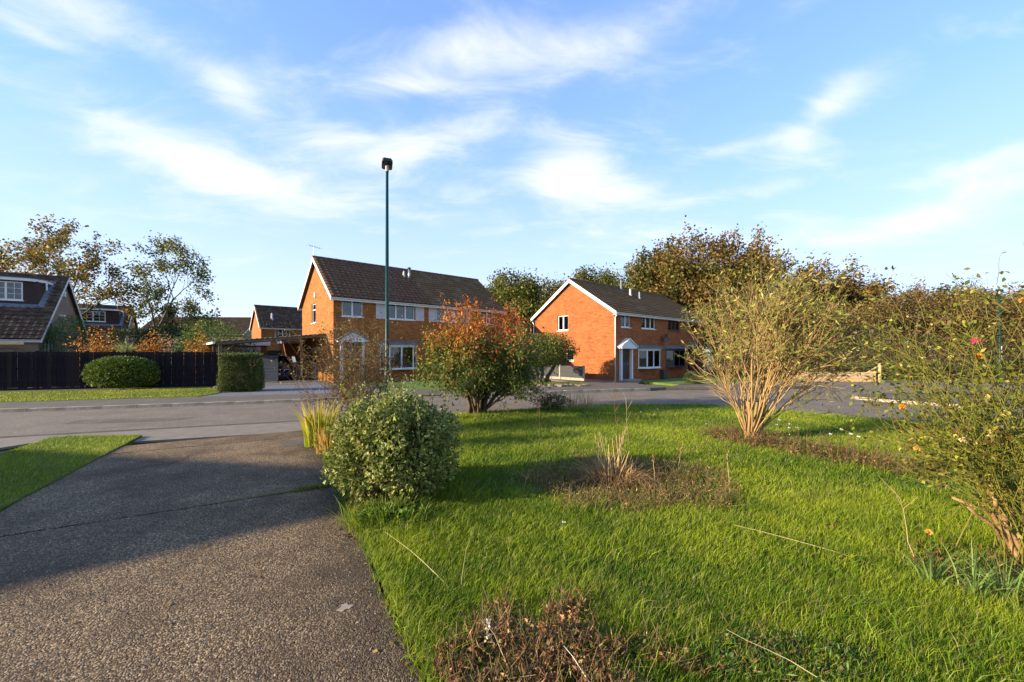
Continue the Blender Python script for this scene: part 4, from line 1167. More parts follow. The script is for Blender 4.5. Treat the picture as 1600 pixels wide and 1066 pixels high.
def lamp(loc, hgt_, label, rz):
    root = thing('street_lamp', (*loc, 0), label, 'street lamp', rz, 'green street lamps')
    mb = MB(); mb.tube([(0, 0, 0), (0, 0, 1.35), (0, 0, 1.42), (0, 0, hgt_ - .12)], [.075, .075, .052, .034], 14); mb.build('column', M_GREEN_P, root, True)
    mb = MB(); mb.box(-.035, -.082, .5, .035, -.07, 1.1); mb.build('access_door', M_GREEN_P, root)
    mb = MB(); mb.tube([(0, 0, hgt_ - .18), (0, 0, hgt_ - .02)], [.045, .045], 12); mb.build('collar', mat('grey collar', (.28, .30, .27), rough=.5), root)
    t = math.radians(14)
    def R(x, y, z): return (x, y * math.cos(t) - z * math.sin(t), y * math.sin(t) + z * math.cos(t) + hgt_)
    M_HEAD = mat('dark lantern', (.012, .018, .02), (.02, .025, .028), 5, .45)
    mb = MB()
    prof = [(-.10, -.17), (.10, -.17), (.13, -.12), (.13, .13), (.10, .18), (-.10, .18), (-.13, .13), (-.13, -.12)]
    ins = [(x * .86, y * .86) for x, y in prof]
    n_ = 8
    mb.add([R(x, y, -.02) for x, y in prof] + [R(x, y, .045) for x, y in prof] + [R(x, y, .085) for x, y in ins],
           [tuple(range(8))[::-1], tuple(range(16, 24))] + [(i, (i + 1) % 8, 8 + (i + 1) % 8, 8 + i) for i in range(8)] + [(8 + i, 8 + (i + 1) % 8, 16 + (i + 1) % 8, 16 + i) for i in range(8)])
    h = mb.build('lantern', M_HEAD, root)
    mb = MB(); mb.add([R(x * .8, y * .5 - .06, -.028) for x, y in prof] + [R(x * .8, y * .5 - .06, -.021) for x, y in prof], [tuple(range(8))[::-1], tuple(range(8, 16))] + [(i, (i + 1) % 8, 8 + (i + 1) % 8, 8 + i) for i in range(8)])
    mb.build('lens', mat('amber lens', (.20, .11, .05), rough=.3), h)
    return root


lamp((-3.19, 10.3), 6.63, 'green street lamp rising against the sky behind the variegated bush', math.radians(-160))
lp = lamp((31.2, 25.8), 5.75, 'smaller far green street lamp at the right edge before the wood', math.radians(100))
mb = MB(); mb.box(-.07, -.09, 1.2, .07, -.078, 2.2); mb.build('number_plate', M_UPVC, lp)

# wheelie bins by the carport
def bin_(loc, rz, m, label):
    root = thing('wheelie_bin', (*loc, .085), label, 'bin', rz, 'wheelie bins by the carport')
    mb = MB(); mb.hexa([(-.22, -.25, .08), (.22, -.25, .08), (.22, .2, .08), (-.22, .2, .08), (-.29, -.34, .98), (.29, -.34, .98), (.29, .34, .98), (-.29, .34, .98)]); mb.box(-.31, -.36, .982, .31, .36, 1.02); mb.build('tub', m, root)
    mb = MB(); mb.extrude([(-.32, -.4, 1.022), (-.32, .36, 1.022), (-.32, .3, 1.10), (-.32, -.3, 1.07)], (.64, 0, 0)); mb.tube([(-.3, .38, .98), (.3, .38, .98)], .02, 6); mb.build('lid', m, root)
    for s in (-.27, .27):
        mb = MB(); mb.tube([(s - .03, .22, .1), (s + .03, .22, .1)], .1, 12); mb.build('wheel', M_UPVC_D, root)


bin_(h1p(-1.75, 4.3), A_H - .4, mat('blue black plastic', (.012, .02, .035), rough=.45), 'blue black wheelie bin, left of the two under the carport')
bin_(h1p(-1.0, 4.2), A_H - .2, mat('black plastic', (.01, .011, .012), rough=.45), 'black wheelie bin, right of the two under the carport')


# navy hatchback nosing out from behind the slatted screen
def car(loc, rz):
    root = thing('parked_car', (*loc, .085), 'dark navy hatchback parked nose-out under the carport behind the slatted screen', 'car', rz)
    M_PAINT = mat('navy paint', (.006, .012, .055), (.008, .015, .06), 2, .25, spec=.6)
    # cross sections along y (0 = nose, going back), half-width at low, waist, and height
    st = [(0.0, .62, .30, .55, .62), (.08, .76, .24, .66, .76), (.35, .82, .20, .78, .80), (.95, .85, .18, .92, .80), (1.05, .85, .18, .95, .80), (1.75, .86, .18, 1.0, .80), (2.9, .86, .18, 1.02, .80), (3.7, .84, .2, 1.0, .78), (3.95, .76, .3, .92, .7)]
    V = []; Fq = []
    for (y, w, zb, zt, wt) in st:
        V += [(-w * .92, y, zb), (-w, y, zb + .15), (-w, y, zt - .16), (-wt, y, zt - .03), (-wt * .6, y, zt), (wt * .6, y, zt), (wt, y, zt - .03), (w, y, zt - .16), (w, y, zb + .15), (w * .92, y, zb)]
    k = 10
    for i in range(len(st) - 1):
        for j in range(k): a = i * k + j; b = i * k + (j + 1) % k; Fq.append((a, b, b + k, a + k))
    Fq += [tuple(range(k))[::-1], tuple((len(st) - 1) * k + j for j in range(k))]
    mb = MB(); mb.add(V, Fq); body = mb.build('body', M_PAINT, root, False)
    # glasshouse
    gh = [(1.0, .74, .93), (1.75, .60, 1.44), (2.9, .60, 1.46), (3.75, .68, 1.0)]
    mb = MB(); V = []
    for y, w, z in gh: V += [(-w - (.12 if z > 1.2 else .02), y, .94), (-w, y, z), (w, y, z), (w + (.12 if z > 1.2 else .02), y, .94)]
    Fq = []
    for i in range(3):
        for j in range(3): a = i * 4 + j; Fq.append((a, a + 1, a + 5, a + 4))
    mb.add(V, Fq); mb.build('glasshouse', mat('car glass', (.012, .014, .016), rough=.06, spec=.7), root)
    mb = MB(); mb.hexa([(-.6, 1.72, 1.44), (.6, 1.72, 1.44), (.6, 2.95, 1.46), (-.6, 2.95, 1.46), (-.57, 1.8, 1.49), (.57, 1.8, 1.49), (.57, 2.9, 1.5), (-.57, 2.9, 1.5)]); mb.build('roof', M_PAINT, root)
    for s in (-1, 1):
        mb = MB(); mb.hexa([(s * .42, -.0, .56), (s * .74, .12, .56), (s * .74, .3, .56), (s * .42, .3, .56), (s * .44, .06, .70), (s * .76, .25, .72), (s * .76, .4, .72), (s * .44, .4, .70)]); mb.build('headlight', mat('lamp glass', (.6, .62, .65), rough=.15), root)
        mb = MB(); mb.hexa([(s * .84, 1.2, .98), (s * 1.03, 1.2, .98), (s * 1.03, 1.34, .98), (s * .84, 1.34, .98), (s * .84, 1.2, 1.12), (s * 1.03, 1.2, 1.12), (s * 1.03, 1.34, 1.12), (s * .84, 1.34, 1.12)]); mb.build('mirror', M_PAINT, root)
        for y in (.75, 3.2):
            mb = MB(); mb.tube([(s * .66, y, .3), (s * .70, y, .3), (s * .84, y, .3), (s * .875, y, .3)], [.27, .3, .3, .27], 18); w = mb.build('wheel', mat('tyre', (.012, .012, .012), rough=.9), root)
            mb = MB(); mb.tube([(s * .872, y, .3), (s * .882, y, .3)], [.19, .17], 14); mb.build('rim', M_METAL, w)
    mb = MB(); mb.box(-.26, -.02, .36, .26, -.001, .47); mb.build('number_plate', M_UPVC, root)
    mb = MB(); mb.box(-.5, -.012, .24, .5, .01, .345); mb.build('grille', M_UPVC_D, root)


car((-14.3, 24.4), math.radians(20))

# ------------------------------------------------------------------ grass
def in_poly(P, poly):
    x, y = P[:, 0], P[:, 1]; c = np.zeros(len(P), bool); n_ = len(poly)
    for i in range(n_):
        x0, y0 = poly[i]; x1, y1 = poly[(i + 1) % n_]
        m = ((y0 > y) != (y1 > y)) & (x < (x1 - x0) * (y - y0) / (y1 - y0 + 1e-12) + x0); c ^= m
    return c


def seg_d(P, a, b):
    a, b = np.array(a), np.array(b); ab = b - a
    t = np.clip(((P - a) @ ab) / (ab @ ab), 0, 1)
    return np.linalg.norm(P - a - t[:, None] * ab, axis=1)


def wob(P, s, k=0):
    x, y = P[:, 0] * s + k * 1.7, P[:, 1] * s + k * 2.3
    return (np.sin(x * 1.3 + .6 * np.sin(y * 1.9)) + np.sin(y * 1.7 + 1.1 * np.sin(x * .8)) + np.sin((x + y) * 2.3 + k) * .6) / 2.6


def bed_field(P):
    """>0 inside a planting bed"""
    e = ((P[:, 0] - 1.5) / 1.42) ** 2 + ((P[:, 1] - 5.55) / 1.02) ** 2
    f = [1 - np.sqrt(e), .55 - seg_d(P, (4.55, 8.5), (5.9, 6.2)), .62 - seg_d(P, (5.9, 6.2), (6.3, 4.2)), .55 - seg_d(P, (4.0, 3.1), (5.6, 2.9)), .55 - seg_d(P, (0, 1.7), (.2, 2.25)) , .42 - seg_d(P, drv(2.3, .45), drv(6.6, .5))]
    return np.max(np.stack(f), axis=0) + .16 * wob(P, 2.5) + .08 * wob(P, 7)


def blades(P, z0, hgt0, wid, colA, colB, tone, lean=.45, three=True):
    n_ = len(P)
    hh = hgt0 * (.45 + .8 * rng.random(n_))
    az = rng.random(n_) * 6.283
    ld = np.stack([np.cos(az), np.sin(az)], 1) * (lean * rng.random(n_) * hh)[:, None] + np.array((.18, .05)) * hh[:, None]
    wa = rng.random(n_) * 3.1416
    wv = np.stack([np.cos(wa), np.sin(wa), np.zeros(n_)], 1) * (wid * (.6 + .8 * rng.random(n_)))[:, None] * .5
    b = np.stack([P[:, 0], P[:, 1], np.full(n_, z0)], 1)
    C = jitter(cmix(colA, colB, np.clip(tone + rng.normal(0, .25, n_), 0, 1)), .2)
    dry = rng.random(n_) < .05 + .10 * np.clip(wob(P, 1.7, 8), 0, 1)
    C[dry] = np.array((.36, .30, .12)) * (.7 + .5 * rng.random((dry.sum(), 1)))
    tip = b + np.concatenate([ld * 1.6, hh[:, None] * .92], 1)
    if three:
        mid = b + np.concatenate([ld * .55, hh[:, None] * .58], 1)
        V = np.stack([b - wv, b + wv, mid + wv * .8, mid - wv * .8, tip], 1).reshape(-1, 3)
        i = np.arange(n_)[:, None] * 5
        cc = np.repeat(C, 5, axis=0).reshape(n_, 5, 3)
        return V, [i + np.array([[0, 1, 2, 3]]), i + np.array([[3, 2, 4]])], cc.reshape(-1, 3)
    V = np.stack([b - wv, b + wv, tip], 1).reshape(-1, 3)
    return V, [np.arange(n_)[:, None] * 3 + np.array([[0, 1, 2]])], np.repeat(C, 3, axis=0)


def scatter(poly, ymin, ymax, dens, xmin=None, xmax=None):
    xs = [p[0] for p in poly]; ys = [p[1] for p in poly]
    x0, x1 = max(min(xs), xmin if xmin is not None else -99), min(max(xs), xmax if xmax is not None else 99)
    y0, y1 = max(min(ys), ymin), min(max(ys), ymax)
    n_ = int((x1 - x0) * (y1 - y0) * dens)
    P = np.stack([x0 + (x1 - x0) * rng.random(n_), y0 + (y1 - y0) * rng.random(n_)], 1)
    P = P[in_poly(P, poly)]
    return P[np.abs(P[:, 0]) < P[:, 1] * 1.32 + .5]


GA, GB = (.064, .138, .006), (.32, .375, .018)
parts = []
for (y0, y1, dn, hh, ww, three) in ((1.5, 3.2, 11500, .075, .0038, True), (3.2, 5.0, 7500, .075, .0045, True), (5.0, 7.6, 3600, .075, .0062, True), (7.6, 10.5, 2000, .075, .0085, False), (10.5, 14, 1100, .08, .012, False)):
    P = scatter(LAWN, y0, y1, dn, xmax=11)
    bf_ = bed_field(P); tuft = .5 + .5 * wob(P, 1.6, 1)
    P2 = P[(bf_ + rng.normal(0, .09, len(P)) < -.05) | (rng.random(len(P)) < .45)]
    tone = .44 + .40 * wob(P2, .9, 2) + .26 * wob(P2, 3.3, 3) + .16 * wob(P2, 9, 6)
    v = blades(P2, .05, hh * 1.0, ww, GA, GB, tone, three=three)
    parts.append(v)
    # longer tufts
    P3 = P2[(wob(P2, 3.1, 5) > .25) & (rng.random(len(P2)) < .16)]
    if len(P3): parts.append(blades(P3, .05, hh * 1.9, ww * 1.05, GA, GB, .5 + .2 * wob(P3, 2, 2), lean=.8, three=three))
tag(add_np('lawn_grass', joinm(*parts), M_GRASS, None), 'long unmown bright green grass of the front lawn', 'grass', kind='stuff')
P = scatter(LAWN2, 1.5, 9, 2600)
P = P[P[:, 0] > -11.8]
tag(add_np('lawn_grass', blades(P, .05, .05, .007, GA, GB, .5 + .3 * wob(P, 1, 2), three=False), M_GRASS, None), 'short grass of the wedge lawn left of the drive', 'grass', kind='stuff')
P = scatter(VERGE, 10, 24, 500, xmin=-27)
tag(add_np('verge_grass', blades(P, .10, .06, .02, GA, (.26, .27, .02), .6 + .3 * wob(P, 1, 2), three=False), M_GRASS, None), 'mown verge grass in front of the dark fence', 'grass', kind='stuff')
# overhanging edge grass along the drive and grass in the slab joint
n = 4200
s_ = -1.2 + 9 * rng.random(n); P = D0 + DA * s_[:, None] + DC * (.02 + rng.normal(0, .03, n))[:, None]
v1 = blades(P, .035, .085, .0045, GA, GB, .4 + .3 * wob(P, 2), lean=1.0)
n = 900
c_ = -1.35 + 1.35 * rng.random(n) ** .6; P = D0 + DA * (3.75 + rng.normal(0, .014, n))[:, None] + DC * c_[:, None]
v2 = blades(P, .02, .045, .005, (.09, .12, .02), (.25, .25, .05), np.full(n, .6), lean=1.3)
n = 700
c_ = -.5 + .52 * rng.random(n); P = D0 + DA * (3.78 + rng.normal(0, .05, n))[:, None] + DC * c_[:, None]
v3 = blades(P, .03, .06, .006, (.09, .12, .02), (.25, .25, .05), np.full(n, .6), lean=1.3)
tag(add_np('edge_grass', joinm(v1, v2, v3), M_GRASS, None), 'straggling grass along the drive edge and slab joint', 'grass', kind='stuff')


def bed(name, poly):
    mb = MB(); mb.prism(poly, .03, .056); tag(mb.build(name, M_SOIL), kind='structure')


def ring(cx, cy, rx, ry, n_=26, rot=0):
    out = []
    for k in range(n_):
        t = 2 * math.pi * k / n_; w = 1 + random.uniform(-.08, .08); x, y = rx * w * math.cos(t), ry * w * math.sin(t)
        out.append((cx + x * math.cos(rot) - y * math.sin(rot), cy + x * math.sin(rot) + y * math.cos(rot)))
    return out


bed('flower_bed', ring(1.5, 5.55, 1.1, .75))
bed('flower_bed', ring(5.2, 7.35, 1.75, .5, rot=math.atan2(-2.3, 1.35)))
bed('flower_bed', ring(4.7, 3.05, 1.2, .5))
bed('flower_bed', [p for p in ring(.12, 2.0, .55, .7) if p[0] > D0[0] + .05 - (p[1] - 2.26) * .58])
#@@NEXT
# ------------------------------------------------------------------ planting near the camera
def stems_leaves(root, G_, stem_col, leaf_args, stem_name='stems', leaf_name='leaves', k=4, lmat=None):
    add_np(stem_name, G_.wood(stem_col, k), M_STEM, root)
    if leaf_args: add_np(leaf_name, leaf_args, lmat or M_LEAF, root, 'stuff')


# variegated rounded shrub by the drive
c = np.array((-1.53, 5.12, .68))
root = plant('variegated_shrub', (c[0], c[1], .05), 'rounded cream-edged green variegated shrub beside the drive', 'shrub')
P, Nn, lum = blob_points(17000, (0, 0, .60), (.72, .66, .60), .27, 3, .40, power=2.7)
ok = P[:, 2] > .0; P, Nn, lum = P[ok], Nn[ok], lum[ok]
D = Nn * .55 + rng.normal(0, .55, P.shape) + np.array((0, 0, .15))
t = np.clip(.5 + .45 * lum + rng.normal(0, .32, len(P)), 0, 1)
edge = jitter(cmix((.10, .145, .016), (.56, .52, .16), t), .18); midc = jitter(cmix((.02, .045, .006), (.07, .12, .014), t), .2)
va = leaves(P, D, (.052 * (.6 + .7 * rng.random(len(P)))), .040 * (.7 + .6 * rng.random(len(P))), edge, .2, mid=midc)
# spires
sp = []; sa = []; sb = []
for k in range(46):
    x, y = rng.normal(0, .36), rng.normal(.05, .3)
    z0 = 1.0 - .5 * (x * x + y * y); hgt_ = .2 + .32 * rng.random()
    lean = rng.normal(0, .12, 2)
    sa.append((x, y, z0)); sb.append((x + lean[0] * hgt_, y + lean[1] * hgt_, z0 + hgt_))
    m_ = 26; tt = rng.random(m_)
    sp.append(np.array(sa[-1]) + (np.array(sb[-1]) - np.array(sa[-1])) * tt[:, None] + rng.normal(0, .018, (m_, 3)))
sp = np.concatenate(sp)
ts = rng.random(len(sp))
vb = leaves(sp, rng.normal(0, .7, sp.shape) + np.array((0, 0, .5)), .036, .022, jitter(cmix((.16, .20, .04), (.50, .48, .22), ts), .15), .2, mid=jitter(cmix((.06, .09, .015), (.12, .16, .03), ts), .2))
root.scale = (.92, .95, 1)
add_np('leaves', joinm(va, vb), M_LEAF_G, root, 'stuff')
g = Grow((7, 5), (.7, .6), (38, 42), .12, .06, 5, .15)
for k in range(7):
    g.limb((rng.normal(0, .08), rng.normal(0, .08), 0), (rng.normal(0, .5), rng.normal(0, .5), 1), .55, .014)
add_np('stems', joinm(g.wood((.16, .11, .06)), segs(sa, sb, .004, .002, (.22, .22, .08))), M_STEM, root)
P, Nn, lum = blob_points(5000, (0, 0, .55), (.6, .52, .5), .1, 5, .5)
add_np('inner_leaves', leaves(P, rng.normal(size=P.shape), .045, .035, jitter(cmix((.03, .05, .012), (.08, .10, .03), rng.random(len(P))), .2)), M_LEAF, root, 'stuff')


# red and green spindle-like shrub
Z = 11.8
root = plant('autumn_shrub', (-1.0, Z, .05), 'large spreading shrub turning orange red above and green below on the lawn edge', 'shrub')
g = Grow((6, 6, 4), (.62, .58, .5), (42, 46, 45), .13, .05, 6, .2, .62, wind=(.01, 0, 0))
for k in range(13):
    a = k * 2.4; sp_ = .25 + .75 * rng.random()
    g.limb((.16 * math.cos(a), .14 * math.sin(a), 0), (math.cos(a) * sp_ + .12, math.sin(a) * sp_ * .8, 1.05), 1.45 + .62 * rng.random(), .045)


def acer_col(P, tone):
    h_ = P[:, 2]; xx = P[:, 0]
    red = np.clip((h_ - 1.35) / 1.3 - .14 * np.abs(xx + .2) + tone * 1.0 + rng.normal(0, .22, len(P)), 0, 1)
    lo = np.clip(.5 + tone + rng.normal(0, .25, len(P)), 0, 1)
    green = cmix((.045, .095, .012), (.20, .22, .03), lo); rd = cmix((.46, .155, .018), (.32, .05, .018), np.clip(tone + .3 + .3 * xx, 0, 1)); org = cmix((.40, .21, .025), (.24, .20, .025), lo)
    m = np.where((red > .62)[:, None], rd, np.where((red > .3)[:, None], org, green))
    return jitter(m, .22)


va = g.leaf_at(13000, .085, .115, .045, acer_col, droop=.5, clump=.3)
P, Nn, lum = blob_points(7500, (.15, 0, 1.05), (1.5, 1.3, .62), .28, 11, .75)
P = P[P[:, 2] > .42]
vb = leaves(P, rng.normal(0, .6, P.shape) + np.array((0, 0, -.45)), .10 * (.6 + .7 * rng.random(len(P))), .038, acer_col(P, wob(P[:, :2], 2.2) * .35), .2)
P = np.array((.1, 0, 1.75)) + rng.normal(0, 1, (3600, 3)) * np.array((.7, .6, .36)) + np.array((0, 0, .0))
P = P[(P[:, 2] > 1.2) & (P[:, 2] < 2.8 - .35 * np.abs(P[:, 0]))]
vc = leaves(P, rng.normal(0, .6, P.shape) + np.array((0, 0, .2)), .085, .034, acer_col(P, wob(P[:, :2], 2.6, 4) * .4), .2)
add_np('leaves', joinm(va, vb, vc), M_LEAF, root, 'stuff')
mb = MB()
for k in range(9):
    a = k * .72; r_ = .16 + .06 * (k % 3)
    mb.tube([(r_ * math.cos(a) * 1.1, r_ * math.sin(a), 0), (r_ * math.cos(a), r_ * math.sin(a), .25), (r_ * 1.7 * math.cos(a), r_ * 1.6 * math.sin(a), .75)], [.085, .065, .045], 7)
mb.build('trunk', M_BARK, root, True)
add_np('branches', g.wood((.10, .07, .04), 5), M_STEM, root)
root.scale = (.86, .88, 1)

# buddleia: fan of tan stems
bx_, by_ = 4.9, 8.25
root = plant('tall_shrub', (bx_, by_, .05), 'tall leggy shrub with fan of bare tan stems and sparse grey green leaves', 'shrub')
g = Grow((6, 5), (.55, .5), (24, 32), .11, .03, 8, .28, .6, wind=(.022, .01, 0))
for k in range(34):
    a = math.radians(rng.uniform(0, 360)); f = rng.random() ** .6
    lean = np.array((math.cos(a) * .50 * f + .15, math.sin(a) * .45 * f, 1.0))
    g.limb((.12 * math.cos(a), .10 * math.sin(a), .1), lean, 1.85 + .8 * rng.random(), .013 + .012 * rng.random() ** 2)
for k in range(5):
    g.limb((.1, 0, .1), (.68 + .25 * rng.random(), rng.normal(0, .25), 1.0), 2.0 + .5 * rng.random(), .014)
for k in range(3):
    g.limb((-.1, 0, .1), (-.5 - .2 * rng.random(), rng.normal(0, .25), 1.05), 1.25 + .4 * rng.random(), .013)
trunk = MB()
for k in range(9):
    a = k * .7 + .2; q = .13
    trunk.tube([(q * math.cos(a), q * .8 * math.sin(a), 0), (q * 1.05 * math.cos(a) + .03, q * .9 * math.sin(a), .35), (q * 1.9 * math.cos(a) + .09, q * 1.5 * math.sin(a), .85)], [.048, .038, .022], 7)
trunk.build('trunk', M_BARK_T, root, True)
root.scale = (.86, .9, .93)
add_np('stems', g.wood((.32, .205, .08), 5), M_STEM, root)
T = np.array(g.tip); hi = (T[:, 2] > 1.25 + .7 * rng.random(len(T)))
g.tip = list(T[hi]); g.tdir = list(np.array(g.tdir)[hi])
def bud_col(P, tone):
    t = np.clip(.45 + tone + rng.normal(0, .25, len(P)), 0, 1)
    C = cmix((.09, .115, .018), (.34, .31, .06), t); pale = rng.random(len(P)) < .08
    C[pale] = np.array((.42, .38, .14)); br = rng.random(len(P)) < .14; C[br] = np.array((.13, .07, .022))
    return jitter(C, .2)
add_np('leaves', g.leaf_at(7000, .06, .125, .034, bud_col, droop=.35, out=.8), M_LEAF, root, 'stuff')
# dark old flower spikes at the tips
T = np.array(g.tip); sel = rng.permutation(np.where(T[:, 2] > 1.9)[0])[:60]
A_ = T[sel]; D_ = nrm(np.array(g.tdir)[sel] + np.array((.5, .1, -.05)))
m_ = 14
Ps = (A_[:, None, :] + D_[:, None, :] * (np.linspace(0, .17, m_))[None, :, None] + np.linspace(0, 1, m_)[None, :, None] ** 2 * np.array((.03, 0, -.06))).reshape(-1, 3)
add_np('seed_spikes', leaves(Ps + rng.normal(0, .006, Ps.shape), rng.normal(size=Ps.shape) + np.array((.4, 0, 0)), .03, .02, jitter(np.tile((.045, .03, .018), (len(Ps), 1)), .3)), M_LEAF, root, 'stuff')


# rose bushes
def rose_flower(root, p, r, col):
    P = []; D = []; W = []
    for ring_ in range(4):
        n_ = 4 + ring_ * 2
        for j in range(n_):
            a = 2 * math.pi * j / n_ + ring_ * .6; el = math.radians(80 - ring_ * 24)
            D.append((math.cos(a) * math.cos(el), math.sin(a) * math.cos(el), math.sin(el))); P.append((0, 0, 0)); W.append(r * (.7 + .25 * ring_))
    P = np.array(P) + np.array(p); D = np.array(D); n_ = len(P)
    C = jitter(np.tile(col, (n_, 1)), .12)
    add_np('flower', leaves(P, D, r * (.8 + .25 * rng.random(n_)), np.array(W), C, .3), M_LEAF, root)


def rose_bush(loc, label, stems, hmax, spread, lean, leafn, stem_col, leaf_col, flowers, old=6, twig=(5, 4), lsize=.045, r0=.008, name='rose_bush', leafmat=None, reach=None):
    root = plant(name, (*loc, .05), label, 'rose bush')
    g = Grow(twig, (.5, .5), (34, 42), .10, .02, 7, .18, .55, wind=lean)
    for k in range(stems):
        a = rng.random() * 6.283; f = rng.random() ** .6
        g.limb((rng.normal(0, spread[2]), rng.normal(0, spread[2] * .7), 0), (math.cos(a) * spread[0] * f + lean[0] * 12, math.sin(a) * spread[1] * f, 1.0), hmax * (.55 + .45 * rng.random()), r0 * (.7 + .5 * rng.random()))
    lev = np.array(g.lev)
    W = g.wood(stem_col, 5)
    add_np('stems', W, M_STEM, root)
    if old:
        mb = MB()
        for k in range(old):
            a = rng.random() * 6.283; b_ = np.array((math.cos(a) * .16, math.sin(a) * .12, 0)); pts = [b_]
            d = nrm(np.array((math.cos(a) * .35 + lean[0] * 5, math.sin(a) * .3, 1)))
            for j in range(6):
                d = nrm(d + rng.normal(0, .2, 3)); pts.append(pts[-1] + d * .13)
            mb.tube(pts, list(np.linspace(.021, .011, 7)), 7)
        mb.build('old_wood', M_BARK_T if old < 8 else M_BARK, root, True)
    if leafn:
        T = np.array(g.tip)
        g.tip = list(T)
        add_np('leaves', g.leaf_at(leafn, .03, lsize, lsize * .62, leaf_col, droop=.2, frac=.75), leafmat or M_LEAF, root, 'stuff')
    for (dx, dy, z, r, col) in flowers: rose_flower(root, (dx, dy, z), r, col)
    return root, g


def rosecol(P, tone):
    t = np.clip(.5 + tone + rng.normal(0, .3, len(P)), 0, 1)
    C = cmix((.045, .07, .008), (.22, .22, .022), t); y = rng.random(len(P)) < .10; C[y] = np.array((.42, .33, .07)); b = rng.random(len(P)) < .14; C[b] = np.array((.12, .06, .025))
    return jitter(C, .2)


def px(x, y, Z, base):   # photo pixel at depth Z relative to a plant's base
    return ((x - 800) / F * Z - base[0], Z - base[1], hgt(y, Z) - .05)


RB = (4.45, 3.35)
YEL, PNK, APR, CRM = (.75, .36, .02), (.70, .07, .22), (.72, .38, .10), (.75, .60, .35)
fl = []
for (x, y, Z, r, col) in ((1410, 636, 3.5, .030, YEL), (1525, 533, 3.5, .036, PNK), (1530, 557, 3.6, .034, YEL), (1452, 832, 3.1, .026, APR), (1433, 701, 3.4, .026, APR), (1505, 688, 3.3, .03, CRM), (1545, 683, 3.3, .022, CRM), (1598, 470, 3.4, .03, APR), (1452, 543, 3.4, .014, CRM), (1437, 558, 3.4, .012, CRM)):
    fl.append((*px(x, y, Z, RB), r, col))
rose_bush(RB, 'big sprawling rose bush with yellow and pink flowers at the right edge', 30, 1.75, (.7, .5, .26), (-.026, .0, 0), 3000, (.135, .125, .016), rosecol, fl, old=7, twig=(6, 4), lsize=.042, r0=.006)
rose_bush((4.95, 3.85), 'taller rose bush with bare stems behind the big right-hand rose, cut by the frame', 22, 2.15, (.6, .5, .25), (-.02, 0, 0), 1800, (.14, .12, .022), rosecol, [], old=4, twig=(5, 4), lsize=.045)
def twigcol(P, tone):
    t = np.clip(.4 + tone + rng.normal(0, .3, len(P)), 0, 1)
    C = cmix((.10, .105, .02), (.30, .20, .05), t); b = rng.random(len(P)) < .35; C[b] = np.array((.15, .075, .03)); return jitter(C, .2)
rose_bush((-3.35, 8.6), 'brown twiggy rose bush with few leaves in front of the left house porch', 38, 2.0, (.62, .45, .18), (-.004, 0, 0), 3000, (.14, .08, .04), twigcol, [(-.3, 0, 1.55, .03, APR), (.1, .1, 1.7, .028, CRM), (-.15, -.1, 1.35, .03, CRM)], old=4, twig=(6, 5), lsize=.05)
def yg(P, tone):
    return jitter(cmix((.10, .14, .02), (.34, .32, .05), np.clip(.5 + tone + rng.normal(0, .3, len(P)), 0, 1)), .2)
rt, _ = rose_bush((-2.5, 7.3), 'yellow green low shrub squeezed between twiggy rose and variegated shrub', 16, .95, (.5, .45, .22), (0, 0, 0), 2600, (.2, .18, .06), yg, [], old=0, twig=(5, 4), lsize=.045, name='low_shrub')
rt['category'] = 'shrub'


# strap-leaved clumps
def straps(root, name, n_, h0, h1, w, spread, cA, cB, lean=.35, loc=(0, 0, 0), tips=None, rad=.1, segn=6):
    V = []; Fq = []; C = []; o = 0
    for i in range(n_):
        a = rng.random() * 6.283; b = np.array(loc) + np.array((math.cos(a), math.sin(a) * .8, 0)) * rad * rng.random()
        h_ = h0 + (h1 - h0) * rng.random(); l_ = lean * rng.random(); d = np.array((math.cos(a), math.sin(a), 0))
        tw = rng.random() * 3.14; s = np.array((math.cos(tw), math.sin(tw), 0)); ww = w * (.6 + .7 * rng.random())
        ca = np.array(cA) * (1 - (q := rng.random())) + np.array(cB) * q
        fold_ = rng.random() < .2
        for k in range(segn + 1):
            t = k / segn
            z = h_ * (t - .35 * l_ * t * t) if not (fold_ and t > .65) else h_ * (.65 - (t - .65) * .8)
            c_ = b + d * h_ * l_ * t * t * 1.3 + UP * z
            wd = ww * (1 - t ** 2.2) * .5 + .0006
            V += [c_ - s * wd, c_ + s * wd]
            cc = ca if tips is None else ca * (1 - t ** 2) + np.array(tips) * t ** 2
            C += [cc, cc]
        for k in range(segn): Fq.append((o + 2 * k, o + 2 * k + 1, o + 2 * k + 3, o + 2 * k + 2))
        o += 2 * (segn + 1)
    return add_np(name, (np.array(V), [np.array(Fq)], np.array(C)), M_GRASS, root, 'stuff')


root = plant('strap_leaved_plant', (-3.72, 7.75, .05), 'clump of upright yellow and orange strap leaves beside the end of the drive', 'plant')
straps(root, 'leaves', 110, .45, 1.02, .042, .2, (.52, .50, .03), (.22, .36, .03), lean=.3, tips=(.56, .36, .06), rad=.25)
root = plant('strap_leaved_plant', (-3.25, 7.15, .05), 'lower clump of green and rusty strap leaves in front of the yellow strap-leaved clump', 'plant')
straps(root, 'leaves', 110, .25, .62, .03, .2, (.34, .34, .04), (.42, .24, .06), lean=.6, tips=(.4, .2, .06), rad=.2)

